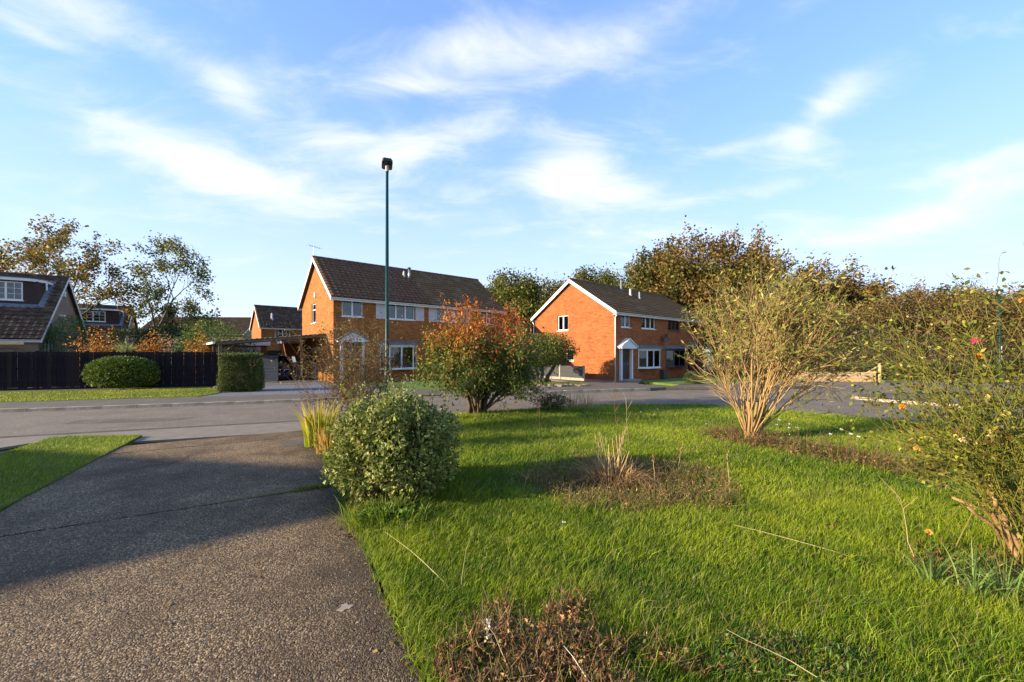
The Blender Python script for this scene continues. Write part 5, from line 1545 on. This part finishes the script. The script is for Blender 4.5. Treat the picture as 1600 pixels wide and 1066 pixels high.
# long grass and weeds under the variegated shrub
root = plant('weed_clump', (-1.35, 4.32, .05), 'long grass and weeds at the foot of the variegated shrub', 'weeds')
straps(root, 'leaves', 420, .10, .30, .010, .2, (.07, .14, .012), (.22, .26, .03), lean=.9, rad=.5)
gP = np.array((.08, 0, .06)) + np.clip(rng.normal(0, 1, (260, 3)), -1.3, 1.3) * np.array((.24, .1, .03))
add_np('broad_leaves', leaves(gP, rng.normal(0, .6, gP.shape) + np.array((0, 0, .5)), .07, .04, jitter(np.tile((.13, .21, .02), (260, 1)), .25), .15), M_LEAF, root, 'stuff')

# dry clump in the middle bed
root = plant('dead_grass_clump', (1.4, 5.55, .05), 'dried straw-coloured grass clump with stiff stalks in the middle bed', 'dead plant')
straps(root, 'leaves', 700, .14, .40, .012, .2, (.52, .34, .15), (.34, .20, .08), lean=1.5, rad=.34)
A_ = []; B_ = []
for k in range(34):
    a = rng.random() * 6.283; b = np.array((math.cos(a) * .2 * rng.random(), .15 * math.sin(a) * rng.random(), 0)); l_ = .25 + .5 * rng.random()
    t_ = b + np.array((rng.normal(0, .22), rng.normal(0, .15), 1)) * l_; A_.append(b); B_.append(t_)
add_np('stalks', segs(A_, B_, .0055, .0035, jitter(np.tile((.44, .30, .13), (34, 1)), .2)), M_STEM, root)


def litter(name, label, poly_pts, n_, hmax, cols, leaf=(.04, .022), stemn=0, weights=None):
    P = poly_pts[rng.integers(0, len(poly_pts), n_)] + rng.normal(0, .01, (n_, 2))
    z = .056 + hmax * rng.random(n_) ** 1.8 * (.35 + .65 * (.5 + .5 * wob(P, 3.2)))
    ci = rng.choice(len(cols), n_, p=weights)
    C = jitter(np.array(cols)[ci], .25)
    P3 = np.stack([P[:, 0], P[:, 1], z], 1)
    straw = rng.random(n_) < .55
    v = [leaves(P3, rng.normal(0, .8, P3.shape) + np.array((0, 0, .35)), np.where(straw, 1.9, 1.0) * leaf[0] * (.5 + rng.random(n_)), np.where(straw, .3, 1.0) * leaf[1] * (.5 + rng.random(n_)), C, .3)]
    if stemn:
        Q = poly_pts[rng.integers(0, len(poly_pts), stemn)]
        a = np.stack([Q[:, 0], Q[:, 1], np.full(stemn, .05)], 1); b = a + np.stack([rng.normal(0, .08, stemn), rng.normal(0, .08, stemn), hmax * (.5 + 1.1 * rng.random(stemn))], 1)
        v.append(segs(a, b, .0028, .0014, jitter(cmix((.16, .09, .045), (.40, .28, .13), rng.random(stemn)), .2), 3))
    o = add_np(name, joinm(*v), M_LEAF)
    return tag(o, label, 'ground cover', kind='stuff')


def inside(fn, x0, x1, y0, y1, n_=6000):
    P = np.stack([x0 + (x1 - x0) * rng.random(n_), y0 + (y1 - y0) * rng.random(n_)], 1)
    return P[fn(P)]


BR = [(.20, .10, .045), (.32, .20, .09), (.10, .05, .028), (.09, .12, .02), (.26, .10, .04)]
mid = inside(lambda P: (((P[:, 0] - 1.5) / 1.45) ** 2 + ((P[:, 1] - 5.55) / 1.05) ** 2 + .35 * wob(P, 3) + .25 * wob(P, 7)) < 1, 0, 3, 4.4, 6.8)
litter('dried_ground_cover', 'brown withered ground cover filling the oval bed in the lawn', mid, 8000, .14, [(.22, .12, .05), (.40, .27, .11), (.11, .06, .03), (.15, .17, .03), (.30, .17, .06)], (.045, .015), 1700, [.2, .25, .12, .28, .15])
right = inside(lambda P: (seg_d(P, (4.55, 8.5), (5.9, 6.1)) < .5), 3.5, 7, 5, 9.2)
litter('dried_ground_cover', 'rusty withered plants along the bed under the tall leggy shrub', right, 6500, .26, BR + [(.12, .17, .03)], (.05, .02), 500, [.22, .15, .13, .2, .15, .15])
front = inside(lambda P: (seg_d(P, (0, 1.7), (.25, 2.3)) + .26 * wob(P, 3.1) + .16 * wob(P, 9) < .55) & (P[:, 0] > D0[0] + .06 - (P[:, 1] - 2.26) * .582), -1, 2, 1.0, 3.2)
litter('dried_ground_cover', 'reddish brown spent plants in the bottom foreground bed', front, 9500, .13, [(.28, .10, .05), (.40, .20, .09), (.10, .05, .028), (.12, .13, .025), (.46, .28, .14)], (.032, .018), 800, [.25, .2, .2, .2, .15])
rb = inside(lambda P: (seg_d(P, (3.8, 3.2), (5.6, 3.0)) < .5), 3, 6.3, 2.2, 3.9)
litter('dried_ground_cover', 'fallen twigs and dead leaves under the big rose bush', rb, 3500, .06, BR, (.05, .02), 260)
db = inside(lambda P: seg_d(P, drv(2.6, .4), drv(6.8, .45)) < .36, -6, 0, 3, 10)
litter('low_weeds', 'low weeds and dead leaves in the border between drive and lawn', db, 5200, .12, [(.10, .14, .02), (.20, .12, .05), (.24, .24, .05), (.09, .06, .03)], (.05, .022), 300)
wd = inside(lambda P: ((P[:, 0] - 1.55) ** 2 / .28 + (P[:, 1] - 2.32) ** 2 / .03) < 1, .8, 2.4, 2.0, 2.7)
litter('low_weeds', 'dark green clover-like weeds with dead stems at the bottom right of the lawn', wd, 2600, .07, [(.05, .11, .02), (.13, .21, .03), (.22, .12, .05)], (.03, .026), 60, [.5, .3, .2])
wd = inside(lambda P: seg_d(P, (3.3, 3.0), (4.3, 2.6)) < .16, 2.5, 5, 2, 4)
root = plant('long_grass_tuft', (3.75, 2.85, .05), 'pale blue green long grass tufts at the foot of the big rose bush', 'grass tuft')
for k in range(7): straps(root, 'leaves', 34, .18, .42, .009, .2, (.14, .24, .05), (.26, .34, .09), lean=1.2, loc=(-.5 + .16 * k, .25 - .09 * k + rng.normal(0, .04), 0), rad=.1)

# fallen leaves on the lawn, the drive edge and the road gutter
n = 420
P = np.concatenate([scatter(LAWN, 1.8, 12, 3)[:260], D0 + DA * (-1 + 9 * rng.random((90, 1))) + DC * (-.02 - .25 * rng.random((90, 1)) ** 2), D0 + DA * (-1 + 9 * rng.random((70, 1))) + DC * (-3.3 * rng.random((70, 1)))])
z = np.where(in_poly(P, LAWN), .10, .042)
P = np.stack([P[:, 0], P[:, 1], z], 1)
fl_ = leaves(P, rng.normal(0, 1, P.shape) * np.array((1, 1, .12)), .045 * (.5 + rng.random(len(P))), .03, jitter(cmix((.16, .075, .03), (.36, .22, .07), rng.random(len(P))), .2), .2, R=np.tile((0., 0, 1), (len(P), 1)) + rng.normal(0, .2, P.shape))
tag(add_np('fallen_leaves', fl_, M_LEAF), 'small brown fallen leaves scattered over lawn and drive', 'leaves', kind='stuff')

# single dead stalks and seed heads
def stalk(loc, h_, label, lean=(0, 0), col=(.40, .28, .13), head=None, cat='dead plant', r=.004, twigs=0):
    root = plant('withered_plant', (*loc, .05), label, cat)
    pts = [np.array((0, 0, 0.))]
    for k in range(6): pts.append(pts[-1] + np.array((lean[0] / 6 * (1 + k * .15) + rng.normal(0, .008), lean[1] / 6 + rng.normal(0, .008), h_ / 6)))
    A_ = pts[:-1]; B_ = pts[1:]; R0 = list(np.linspace(r, r * .5, 6))
    A2, B2 = list(A_), list(B_)
    for k in range(twigs):
        p = pts[rng.integers(2, 7)]; A2.append(p); B2.append(p + np.array((rng.normal(0, .08), rng.normal(0, .08), .08 + .1 * rng.random())))
    add_np('stem', segs(A2, B2, R0 + [r * .5] * twigs, R0[1:] + [r * .4] + [r * .3] * twigs, col, 5), M_STEM, root)
    if head:
        m_ = 40; P = pts[-1] + rng.normal(0, 1, (m_, 3)) * np.array((.008, .008, .03)) - np.array((0, 0, .02))
        add_np('seed_head', leaves(P, rng.normal(0, 1, P.shape), .02, .014, jitter(np.tile(head, (m_, 1)), .25)), M_LEAF, root)


BRN = (.13, .075, .04)
stalk((.40, 6.35), .95, 'tall thin dark stem at the left end of the middle bed', (.03, 0), BRN, twigs=5)
stalk((1.70, 6.45), 1.25, 'tallest twiggy dark stem at the back of the middle bed', (-.06, 0), BRN, twigs=16, r=.006)
stalk((1.85, 6.4), 1.05, 'pale tall stem beside the tallest twiggy stem in the middle bed', (-.02, 0), twigs=10)
stalk((2.05, 5.9), .5, 'dark branching stem leaning right in the middle bed', (.5, -.15), BRN, twigs=8, r=.006)
stalk((1.88, 5.35), .42, 'pale stalk with brown curled head in the middle bed centre', (0, 0), head=(.25, .13, .05), r=.006)
stalk((2.85, 5.3), .5, 'pale stake-like stem at the right end of the middle bed', (.03, 0), r=.007)
stalk((2.72, 5.25), .7, 'thin dry stem left of the pale stake at the right end of the middle bed', (.05, .1), BRN, twigs=6)
stalk((2.45, 5.9), .4, 'short dry grass stem with a brown seed head right of the middle bed clump', (.03, 0), head=(.3, .17, .07))
stalk((.16, 5.35), .28, 'short pale bent stem at the left rim of the middle bed', (.12, -.1), twigs=3)
stalk((-.38, 3.05), .42, 'very thin green grass stalk standing at the left of the lawn foreground', (.05, .05), (.25, .24, .08))
stalk((-.42, 2.95), .2, 'long pale grass stalk bent flat to the left over the foreground lawn', (-.55, .6), (.45, .42, .18), r=.003)
stalk((.02, 2.2), .22, 'pale stalk with fluffy seed head in the bottom foreground bed', (-.1, .12), head=(.45, .38, .28))
stalk((.12, 2.35), .2, 'brown seed spike standing in the bottom foreground bed', (.02, 0), BRN, head=(.28, .13, .05))
stalk((.3, 2.45), .22, 'second brown seed spike right of the first in the bottom bed', (.05, .05), BRN, head=(.30, .15, .06))
stalk((.48, 1.95), .16, 'white dead stalk lying across the bottom foreground bed', (-.14, .3), (.55, .47, .36), r=.0045)
stalk((1.75, 2.1), .2, 'long pale straw leaning left over the bottom right weeds', (-.4, .22), (.48, .40, .2), r=.003)
stalk((3.1, 3.35), .16, 'long pale straw lying left of the big rose bush', (-.75, .45), (.55, .46, .22), r=.0035)
stalk((3.4, 3.4), .55, 'upright pale grass stem at the left foot of the big rose bush', (-.04, .05), twigs=3)
for k, (x, y) in enumerate(((1.2, 12.4), (1.9, 12.8), (2.35, 12.6))):
    root = plant('long_grass_tuft', (x, y, .05), ['low dark weedy bush at the road edge left of the pale grasses', 'pale seeding grass tuft at the far lawn edge, left one', 'pale seeding grass tuft at the far lawn edge, right one'][k], 'grass tuft')
    if k == 0:
        P, _, _ = blob_points(1600, (0, 0, .25), (.55, .35, .3), .25, 40, .6)
        add_np('leaves', leaves(P[P[:, 2] > 0], rng.normal(size=P[P[:, 2] > 0].shape), .07, .03, jitter(cmix((.06, .07, .02), (.18, .16, .05), rng.random((P[:, 2] > 0).sum())), .2)), M_LEAF, root, 'stuff')
        straps(root, 'stalks', 30, .4, .8, .008, .2, (.3, .22, .1), (.2, .15, .07), lean=.4, rad=.3)
    else: straps(root, 'stalks', 60, .3, .75, .012, .2, (.42, .33, .15), (.3, .26, .1), lean=.5, rad=.3)


# white daisies under the tall shrub and in the lawn
def daisy(loc, h_, r, label, group):
    root = plant('daisy', (*loc, .05), label, 'flower', group)
    a = np.array([(0, 0, 0)]); b = np.array([(rng.normal(0, .04), rng.normal(0, .04), h_)])
    add_np('stem', segs(a, b, .003, .002, (.12, .16, .03), 3), M_STEM, root)
    t = np.linspace(0, 6.283, 13)[:-1]; D = np.stack([np.cos(t), np.sin(t) * .6 - .35, np.full(12, .5)], 1)
    add_np('petals', leaves(np.repeat(b, 12, axis=0), D, r, r * .5, np.tile((.8, .8, .76), (12, 1)), .05), M_LEAF, root)
    add_np('flower_eye', leaves(np.repeat(b + (0, -.004, .004), 5, axis=0), rng.normal(size=(5, 3)), r * .3, r * .3, np.tile((.6, .4, .03), (5, 1))), M_LEAF, root)


for k in range(9):
    daisy((5.05 + .1 * rng.normal() + (.55 if k > 4 else 0), 7.5 - (.6 if k > 4 else 0) + .15 * rng.normal()), .35 + .2 * rng.random(), .035, 'white daisy in the cluster of daisies right of the tall leggy shrub', 'daisies beside the tall shrub')
for k, (x, y) in enumerate([(1002, 652), (1022, 657), (1028, 647), (1105, 672), (870, 838), (1260, 660)]):
    p = G(x, y); daisy(p, .09, .025, 'tiny white daisy dotted in the far lawn', 'small daisies in the lawn')
#@@NEXT
# ------------------------------------------------------------------ garden plants across the road
def dome(name, loc, r, label, n_, cA, cB, leaf, seed, power=2.2, shell=.3, rough=.06, m=None, zc=None, flatleaf=.5, inner=True, cat='shrub'):
    root = plant(name, (*loc, .1), label, cat)
    zc = r[2] * .86 if zc is None else zc
    P, Nn, lum = blob_points(n_, (0, 0, zc), r, rough, seed, shell, power=power)
    ok = P[:, 2] > .02; P, Nn, lum = P[ok], Nn[ok], lum[ok]
    D = Nn * flatleaf + rng.normal(0, .55, P.shape)
    C = jitter(cmix(cA, cB, np.clip(.5 + .4 * lum + rng.normal(0, .25, len(P)), 0, 1)), .2)
    add_np('crown', leaves(P, D, leaf[0] * (.6 + .7 * rng.random(len(P))), leaf[1] * (.6 + .7 * rng.random(len(P))), C, .2), m or M_LEAF_G, root, 'stuff')
    g = Grow((5, 4), (.6, .5), (40, 40), .1, .05, 5, .1)
    for k in range(6): g.limb((rng.normal(0, .1 * r[0]), rng.normal(0, .1 * r[0]), -.08), (rng.normal(0, .6 * r[0] / r[2]), rng.normal(0, .5), 1), r[2] * 1.1, .03)
    add_np('stems', g.wood((.09, .06, .035)), M_STEM, root)
    return root


dome('clipped_shrub', (-19.55, 20.3), (1.42, 1.1, .80), 'dome-shaped clipped evergreen in front of the dark fence', 16000, (.035, .07, .010), (.14, .19, .02), (.09, .05), 21, 2.5)
# clipped hedge block
root = plant('clipped_hedge', (-12.2, 18.2, .1), 'squared clipped hedge block at the end of the verge', 'hedge', rz=.33)
n = 26000
d = rng.uniform(-1, 1, (n, 3)); ax_ = rng.integers(0, 3, n); sg = rng.choice((-1, 1), n)
d[np.arange(n), ax_] = sg * (1 - .3 * rng.random(n) ** 1.5)
lum = np.sin(d[:, 0] * 9 + d[:, 2] * 4) * .5 + np.sin(d[:, 1] * 7 - d[:, 2] * 11) * .5
P = d * np.array((.76, .6, .83)) * (1 + .035 * lum)[:, None] + np.array((0, 0, .83))
P[:, 0] *= 1 - .06 * (P[:, 2] - .8); corner = (np.abs(d) > .9).sum(1) >= 2
P = P[~corner | (rng.random(n) < .5)]
ok = P[:, 2] > .01; P = P[ok]
Q = rng.uniform(-1, 1, (7000, 3)) * np.array((.68, .5, .76)) + np.array((0, 0, .8)); P = np.concatenate([P, Q])
add_np('crown', leaves(P, rng.normal(0, .7, P.shape) + np.array((0, 0, .4)), .065, .026, jitter(cmix((.035, .065, .010), (.15, .17, .03), rng.random(len(P)) ** 1.3), .2), .2), M_LEAF, root, 'stuff')
g = Grow((6, 4), (.6, .5), (45, 40), .1, .04, 5, .1)
for k in range(8): g.limb((-.6 + .17 * k, rng.normal(0, .1), -.08), (0, rng.normal(0, .3), 1), 1.3, .02)
add_np('stems', g.wood((.09, .06, .035)), M_STEM, root)

def behind(x, ytop, Z): return ((x - 800) / F * Z, Z), hgt(ytop, Z)
(p, h_) = behind(110, 503, 25.0)
dome('conifer_shrub', p, (1.75, 1.5, h_ * .62), 'dense green mounded conifer behind the dark fence left of the orange shrubs', 15000, (.035, .085, .02), (.085, .16, .035), (.12, .035), 22, 1.7, zc=h_ * .42, m=M_LEAF)
for k, (x, yt, w, lab) in enumerate(((152, 519, 1.1, 'orange autumn shrub behind the fence next to the mounded conifer'), (234, 527, 1.0, 'orange autumn shrub behind the fence below the second bare tree'), (312, 527, .85, 'orange autumn shrub behind the fence near the clipped hedge block'))):
    Z = 22.9 + .4 * k; p, h_ = behind(x, yt, Z)
    dome('orange_shrub', p, (w, .8, h_ * .53), lab, 1900, (.36, .10, .012), (.50, .24, .03), (.12, .07), 23 + k, 2.0, .8, .3, M_LEAF)
p, h_ = behind(198, 520, 23.4)
root = plant('spiky_palm', (*p, 0), 'spiky pale green palm-like plant between the orange shrubs', 'palm')
mb = MB(); mb.tube([(0, 0, 0), (0, 0, h_ * .55)], [.1, .08], 8); mb.build('trunk', M_BARK, root)
straps(root, 'leaves', 120, .8, 1.25, .05, .2, (.22, .28, .07), (.42, .42, .16), lean=1.1, loc=(0, 0, h_ * .5), rad=.08)
p, h_ = behind(335, 507, 25.5)
dome('large_evergreen', p, (2.15, 1.6, h_ * .55), 'broad leafy evergreen behind the fence above the clipped hedge block', 11000, (.035, .075, .012), (.15, .20, .03), (.13, .05), 27, 2.0, .45, .16, zc=h_ * .45)
p, h_ = behind(268, 513, 30)
dome('dark_hedge', p, (2.2, 1.2, h_ * .55), 'dark green hedge behind the second tree trunk', 6000, (.018, .035, .010), (.05, .08, .015), (.16, .09), 28, 3.0, .3, .05, zc=h_ * .45)
p, h_ = behind(205, 516, 33)
dome('dark_hedge', p, (2.0, 1.2, h_ * .55), 'dark green hedge beside the smaller chalet gable', 5000, (.018, .035, .010), (.05, .08, .015), (.16, .09), 29, 3.0, .3, .05, zc=h_ * .45)
p = G(1083, 602)
dome('clipped_shrub', p, (.5, .45, .36), 'small dark ball shrub on the lawn before the right house', 2200, (.02, .045, .012), (.08, .11, .02), (.06, .03), 30)


# ------------------------------------------------------------------ trees
def tree(name, loc, label, seed, height, trunk_h, spread, nleaf, leaf, cfun, nc=(8, 6, 5), angle=(52, 45, 45), lsig=.25, trunk_r=.18, lim=5, bark=(.085, .062, .04), frac=.8, ratio=(.62, .55, .5), up=.06, group=None, wig=.12, lean=(0, 0), start=.35, z0=0.0, cat='tree', frc=.35):
    global rng
    keep = rng; rng = np.random.default_rng(seed)
    root = plant(name, (*loc, z0), label, cat, group)
    g = Grow(nc, ratio, angle, wig, up, 6, start, .55)
    g.limb((0, 0, 0), (lean[0], lean[1], 1), height * .72, trunk_r)
    A_, B_ = np.array(g.A), np.array(g.B)
    for arr in (g.A, g.B, g.tip):
        for i, q in enumerate(arr): q = np.array(q); q[0] *= spread; q[1] *= spread; arr[i] = q
    # fit the height exactly
    zt = np.percentile(np.array(g.tip)[:, 2], 99.5); k = height / zt
    for arr in (g.A, g.B, g.tip):
        for i, q in enumerate(arr): arr[i] = q * np.array((1, 1, k))
    lev = np.array(g.lev)
    V, Fq, C = g.wood(bark, 6, 0, 1); add_np('trunk', (V, Fq, C), M_STEM, root)
    V, Fq, C = g.wood(bark, 3, 2, 9)
    pr = [(V, Fq, C)]
    if nleaf: pr.append(g.leaf_at(nleaf, lsig, leaf[0], leaf[1], cfun, droop=.3, frac=frac, clump=frc))
    add_np('crown', joinm(*pr), M_LEAF, root, 'stuff')
    rng = keep
    return root


def sycam(P, tone):
    t = np.clip(.45 + tone + rng.normal(0, .25, len(P)), 0, 1)
    C = cmix((.095, .10, .018), (.28, .20, .035), t); b = rng.random(len(P)) < .2; C[b] = np.array((.20, .095, .028)); return jitter(C, .25)
def sycam_g(P, tone):
    t = np.clip(.4 + tone + rng.normal(0, .25, len(P)), 0, 1)
    return jitter(cmix((.075, .095, .015), (.25, .22, .04), t), .25)


def at(x, Z): return ((x - 800) / F * Z, Z)


tree('sycamore_tree', at(92, 34), 'thin-leaved spreading autumn tree behind the near bungalow roof', 101, hgt(362, 34), 3, 0.85, 10500, (.20, .15), sycam, nc=(9, 6, 4), angle=(58, 48, 42), lsig=.2, trunk_r=.24, start=.22, ratio=(.68, .55, .5))
tree('sycamore_tree', at(236, 34), 'smaller rounder green-brown tree right of the spreading autumn tree', 102, hgt(364, 34), 3, .58, 8000, (.20, .14), sycam_g, nc=(9, 6, 4), angle=(52, 46, 42), lsig=.26, trunk_r=.2, start=.25, ratio=(.6, .55, .5))

# small spreading tree by the low panel fence
root = tree('garden_tree', G(842, 601), 'low spreading green tree beside the low grey panel fence', 103, 2.9, 1, 1.0, 100, (.1, .05), two_tone((.04, .08, .012), (.15, .18, .03)), nc=(6, 5, 4), trunk_r=.13, start=.3, lean=(.12, 0))
P, Nn, lum = blob_points(8500, (.25, 0, 1.95), (1.75, 1.5, 1.0), .16, 44, .55)
P = P[P[:, 2] > .95]
add_np('foliage', leaves(P, rng.normal(0, .6, P.shape) + np.array((0, 0, -.1)), .13, .055, jitter(cmix((.04, .075, .012), (.17, .18, .03), np.clip(.5 + .5 * wob(P[:, :2], 2.5) + rng.normal(0, .2, len(P)), 0, 1)), .22)), M_LEAF, root, 'stuff')
mb = MB()
mb.tube([(0, 0, 0), (-.1, 0, .5), (-.35, .05, 1.1)], [.13, .1, .07], 8); mb.tube([(.4, .2, 0), (.55, .2, .5), (.95, .2, 1.1)], [.14, .11, .08], 8); mb.build('stem', M_BARK, root, True)
# rockery stones at the pavement edge there
for k in range(11):
    p = G(838 + 7.5 * k + rng.normal(0, 2), 607.5 - .15 * k + rng.normal(0, .5)); r_ = .12 + .1 * rng.random()
    P, _, _ = blob_points(60, (0, 0, 0), (r_, r_ * .8, r_ * .6), .2, 60 + k, .05)
    mb = MB(); t_ = []
    ringn = 7
    for i, (zz, rr) in enumerate(((0, 1), (.55, .85), (.9, .35))):
        for j in range(ringn): a = 6.283 * j / ringn; w = rr * (1 + rng.normal(0, .13)); t_.append((r_ * w * math.cos(a), r_ * .8 * w * math.sin(a), r_ * .7 * zz))
    mb.add(t_, [(i * ringn + j, i * ringn + (j + 1) % ringn, (i + 1) * ringn + (j + 1) % ringn, (i + 1) * ringn + j) for i in range(2) for j in range(ringn)] + [tuple(2 * ringn + j for j in range(ringn))])
    o = mb.build('rockery_stone', mat('rockery stone', (.20, .165, .12), (.12, .10, .07), 9, .9, .4, 30)); o.location = (*p, .085)
    tag(o, 'pale rockery stone in the row edging the bed under the low spreading tree', 'stone', 'rockery stones along the pavement')
gx = inside(lambda P: np.ones(len(P), bool), -.4, 4.0, 20.9, 22.4, 3000)
tag(add_np('verge_grass', blades(gx, .08, .12, .03, (.07, .12, .015), (.22, .22, .03), .5 + .3 * wob(gx, 1.5), three=False), M_GRASS), 'rough grass around the stones under the low spreading tree', 'grass', kind='stuff')


# the wood behind
def russet(P, tone):
    t = np.clip(.45 + tone + rng.normal(0, .22, len(P)), 0, 1); return jitter(cmix((.075, .058, .014), (.26, .145, .028), t), .22)
def olive(P, tone):
    t = np.clip(.45 + tone + rng.normal(0, .22, len(P)), 0, 1); return jitter(cmix((.055, .062, .012), (.21, .165, .028), t), .22)
def gold(P, tone):
    t = np.clip(.5 + tone + rng.normal(0, .22, len(P)), 0, 1); return jitter(cmix((.085, .062, .018), (.24, .155, .04), t), .22)
def green(P, tone):
    t = np.clip(.45 + tone + rng.normal(0, .22, len(P)), 0, 1); return jitter(cmix((.055, .07, .012), (.20, .19, .03), t), .22)


def copy_tree(src, loc, rz, sc, label, group=None):
    o = src.copy(); scene.collection.objects.link(o); o.location = (*loc, 0); o.rotation_euler = (0, 0, rz); o.scale = sc; o['label'] = label
    for ch in src.children:
        c_ = ch.copy(); scene.collection.objects.link(c_); c_.parent = o
    return o


WG = 'trees of the wood behind the right house'
kw = dict(nc=(11, 7, 6), lsig=.34, trunk_r=.26, start=.14, group=WG, frac=.9, frc=.42)
protoA = tree('oak_tree', at(1085, 46), 'tall russet oak, highest in the wood, behind the right house roof', 201, hgt(372, 46), 4, .95, 13000, (.30, .2), russet, angle=(58, 48, 45), ratio=(.6, .55, .5), **kw)
protoB = tree('oak_tree', at(1010, 45), 'olive oak just above the right house chimney vents', 202, hgt(397, 45), 4, 1.0, 12000, (.30, .2), olive, angle=(56, 48, 45), ratio=(.6, .55, .5), **kw)
protoC = tree('ash_tree', at(805, 44), 'green yellow tree in the gap between the two brick houses', 203, hgt(438, 44), 3, 1.0, 11000, (.28, .18), green, angle=(50, 46, 45), ratio=(.55, .55, .5), **kw)
kt = dict(kw); kt.update(nc=(10, 8, 7), frac=.8)
protoD = tree('scrub_tree', at(1420, 33), 'golden brown scrub tree above the sleeper wall end post', 204, hgt(447, 33), 2, 1.15, 9000, (.17, .10), gold, angle=(50, 46, 45), ratio=(.6, .6, .55), bark=(.12, .085, .05), **kt)
kt2 = dict(kt); kt2['frac'] = .5
protoE = tree('bare_tree', at(862, 60), 'leafless grey birch-like tree left of the right house gable peak', 205, hgt(430, 60), 3, .7, 500, (.2, .1), olive, angle=(32, 32, 32), ratio=(.62, .6, .55), bark=(.30, .25, .20), **kt2)
# x, depth, top row, source, label
W = [(760, 48, 444, protoC, 'yellow green tree at the right end of the left house roof'), (838, 40, 470, protoC, 'lower green tree touching the right house gable'), (780, 62, 446, protoB, 'olive tree farther back in the gap between the houses'),
     (905, 56, 427, protoB, 'small olive crown peeping over the peak of the right house gable'), (937, 58, 431, protoC, 'small green crown peeping over the right house ridge, left of the dark vent'), (966, 52, 428, protoC, 'small green crown just behind the dark roof vent'),
     (1048, 50, 385, protoB, 'olive oak between the highest russet oak and the chimney vents'), (1125, 44, 378, protoA, 'russet oak right of the highest oak'), (1165, 42, 400, protoB, 'olive oak above the tall leggy shrub left side'),
     (1215, 40, 418, protoA, 'russet tree directly behind the tall leggy shrub'), (1265, 42, 432, protoB, 'olive tree behind the right side of the tall leggy shrub'), (1320, 40, 440, protoD, 'golden scrub tree right of the tall leggy shrub'), (1370, 43, 446, protoA, 'russet tree left of the golden scrub tree over the end post'),
     (1475, 40, 452, protoB, 'olive tree in the wood above the right-hand rose bush'), (1520, 42, 452, protoD, 'brown scrub tree left of the far street lamp'), (1570, 41, 448, protoA, 'russet tree behind the far street lamp'), (1625, 43, 446, protoB, 'olive tree cut by the right edge of the picture'), (1690, 42, 446, protoD, 'last scrub tree at the right end of the wood'),
     (1120, 36, 460, protoD, 'lower scrub tree at the far end of the right house'), (1180, 34, 480, protoD, 'scrub tree seen through the stems of the tall leggy shrub'), (1255, 33, 470, protoD, 'scrub tree at the left end of the sleeper wall'), (1340, 34, 478, protoD, 'scrub tree behind the middle of the sleeper wall'),
     (1490, 34, 480, protoD, 'lower brown scrub tree above the yellow rose'), (1550, 33, 476, protoD, 'lower brown scrub tree beside the far lamp'), (1610, 32, 470, protoD, 'lower scrub tree at the right edge'), (845, 58, 436, protoE, 'leafless grey tree in the gap left of the right house'), (880, 62, 432, protoE, 'leafless grey tree just behind the right house gable peak'), (822, 61, 440, protoE, 'leafless grey tree nearest the left house in the gap'),
     (1450, 48, 450, protoE, 'bare grey tree rising thinly above the right part of the wood'), (1395, 50, 448, protoE, 'bare grey tree behind the golden scrub tree')]
baseh = {id(protoA): hgt(372, 46), id(protoB): hgt(397, 45), id(protoC): hgt(438, 44), id(protoD): hgt(447, 33), id(protoE): hgt(430, 60)}
for i, (x, Z, yt, src, lab) in enumerate(W):
    s = hgt(yt, Z) / baseh[id(src)]; w_ = .55 * s + .45
    copy_tree(src, at(x, Z), 1.3 * i + .7, (w_ * (1 + .12 * math.sin(i * 3)), w_, s), lab)

# dark understorey thicket: brambles and shrubs at the wood's foot
def thicket(name, label, x0, x1, Z0, Z1, h_, n_, cA, cB, seed):
    global rng
    keep = rng; rng = np.random.default_rng(seed)
    xs = x0 + (x1 - x0) * rng.random(n_); Zs = Z0 + (Z1 - Z0) * rng.random(n_)
    P2 = np.stack([(xs - 800) / F * Zs, Zs], 1)
    top = h_ * (.72 + .28 * wob(P2, .5, 2) + .15 * wob(P2, 1.6, 4))
    z = top * (1 - rng.random(n_) ** 1.8)
    P = np.stack([P2[:, 0], P2[:, 1], z], 1)
    C = jitter(cmix(cA, cB, np.clip(.4 + .35 * wob(P2, .9, 1) + .2 * np.sin(z * 3 + P2[:, 0]) + rng.normal(0, .2, n_), 0, 1)), .25)
    m_ = n_ // 5
    a = P[:m_] * np.array((1, 1, .6)); b = a + rng.normal(0, 1, (m_, 3)) * np.array((.5, .4, .5)) + np.array((0, 0, .5))
    v = joinm(leaves(P, rng.normal(0, .8, P.shape), .17 * (.5 + rng.random(n_)), .09, C), segs(a, b, .016, .006, jitter(cmix((.10, .065, .035), (.24, .17, .09), rng.random(m_)), .2), 3))
    rng = keep
    return tag(add_np(name, v, M_LEAF), label, 'thicket', kind='stuff')


thicket('thicket', 'tangled brown and green undergrowth at the foot of the wood behind the sleeper wall', 1120, 1780, 27.5, 34, 3.6, 26000, (.045, .045, .012), (.19, .125, .035), 301)
thicket('thicket', 'low green brambles behind the sleeper wall and far lamp', 1230, 1780, 26.2, 28.5, 1.5, 9000, (.05, .07, .012), (.16, .19, .03), 302)
thicket('thicket', 'green undergrowth in the gap between the two brick houses', 740, 850, 36, 44, 3.4, 7000, (.035, .055, .012), (.15, .14, .03), 303)
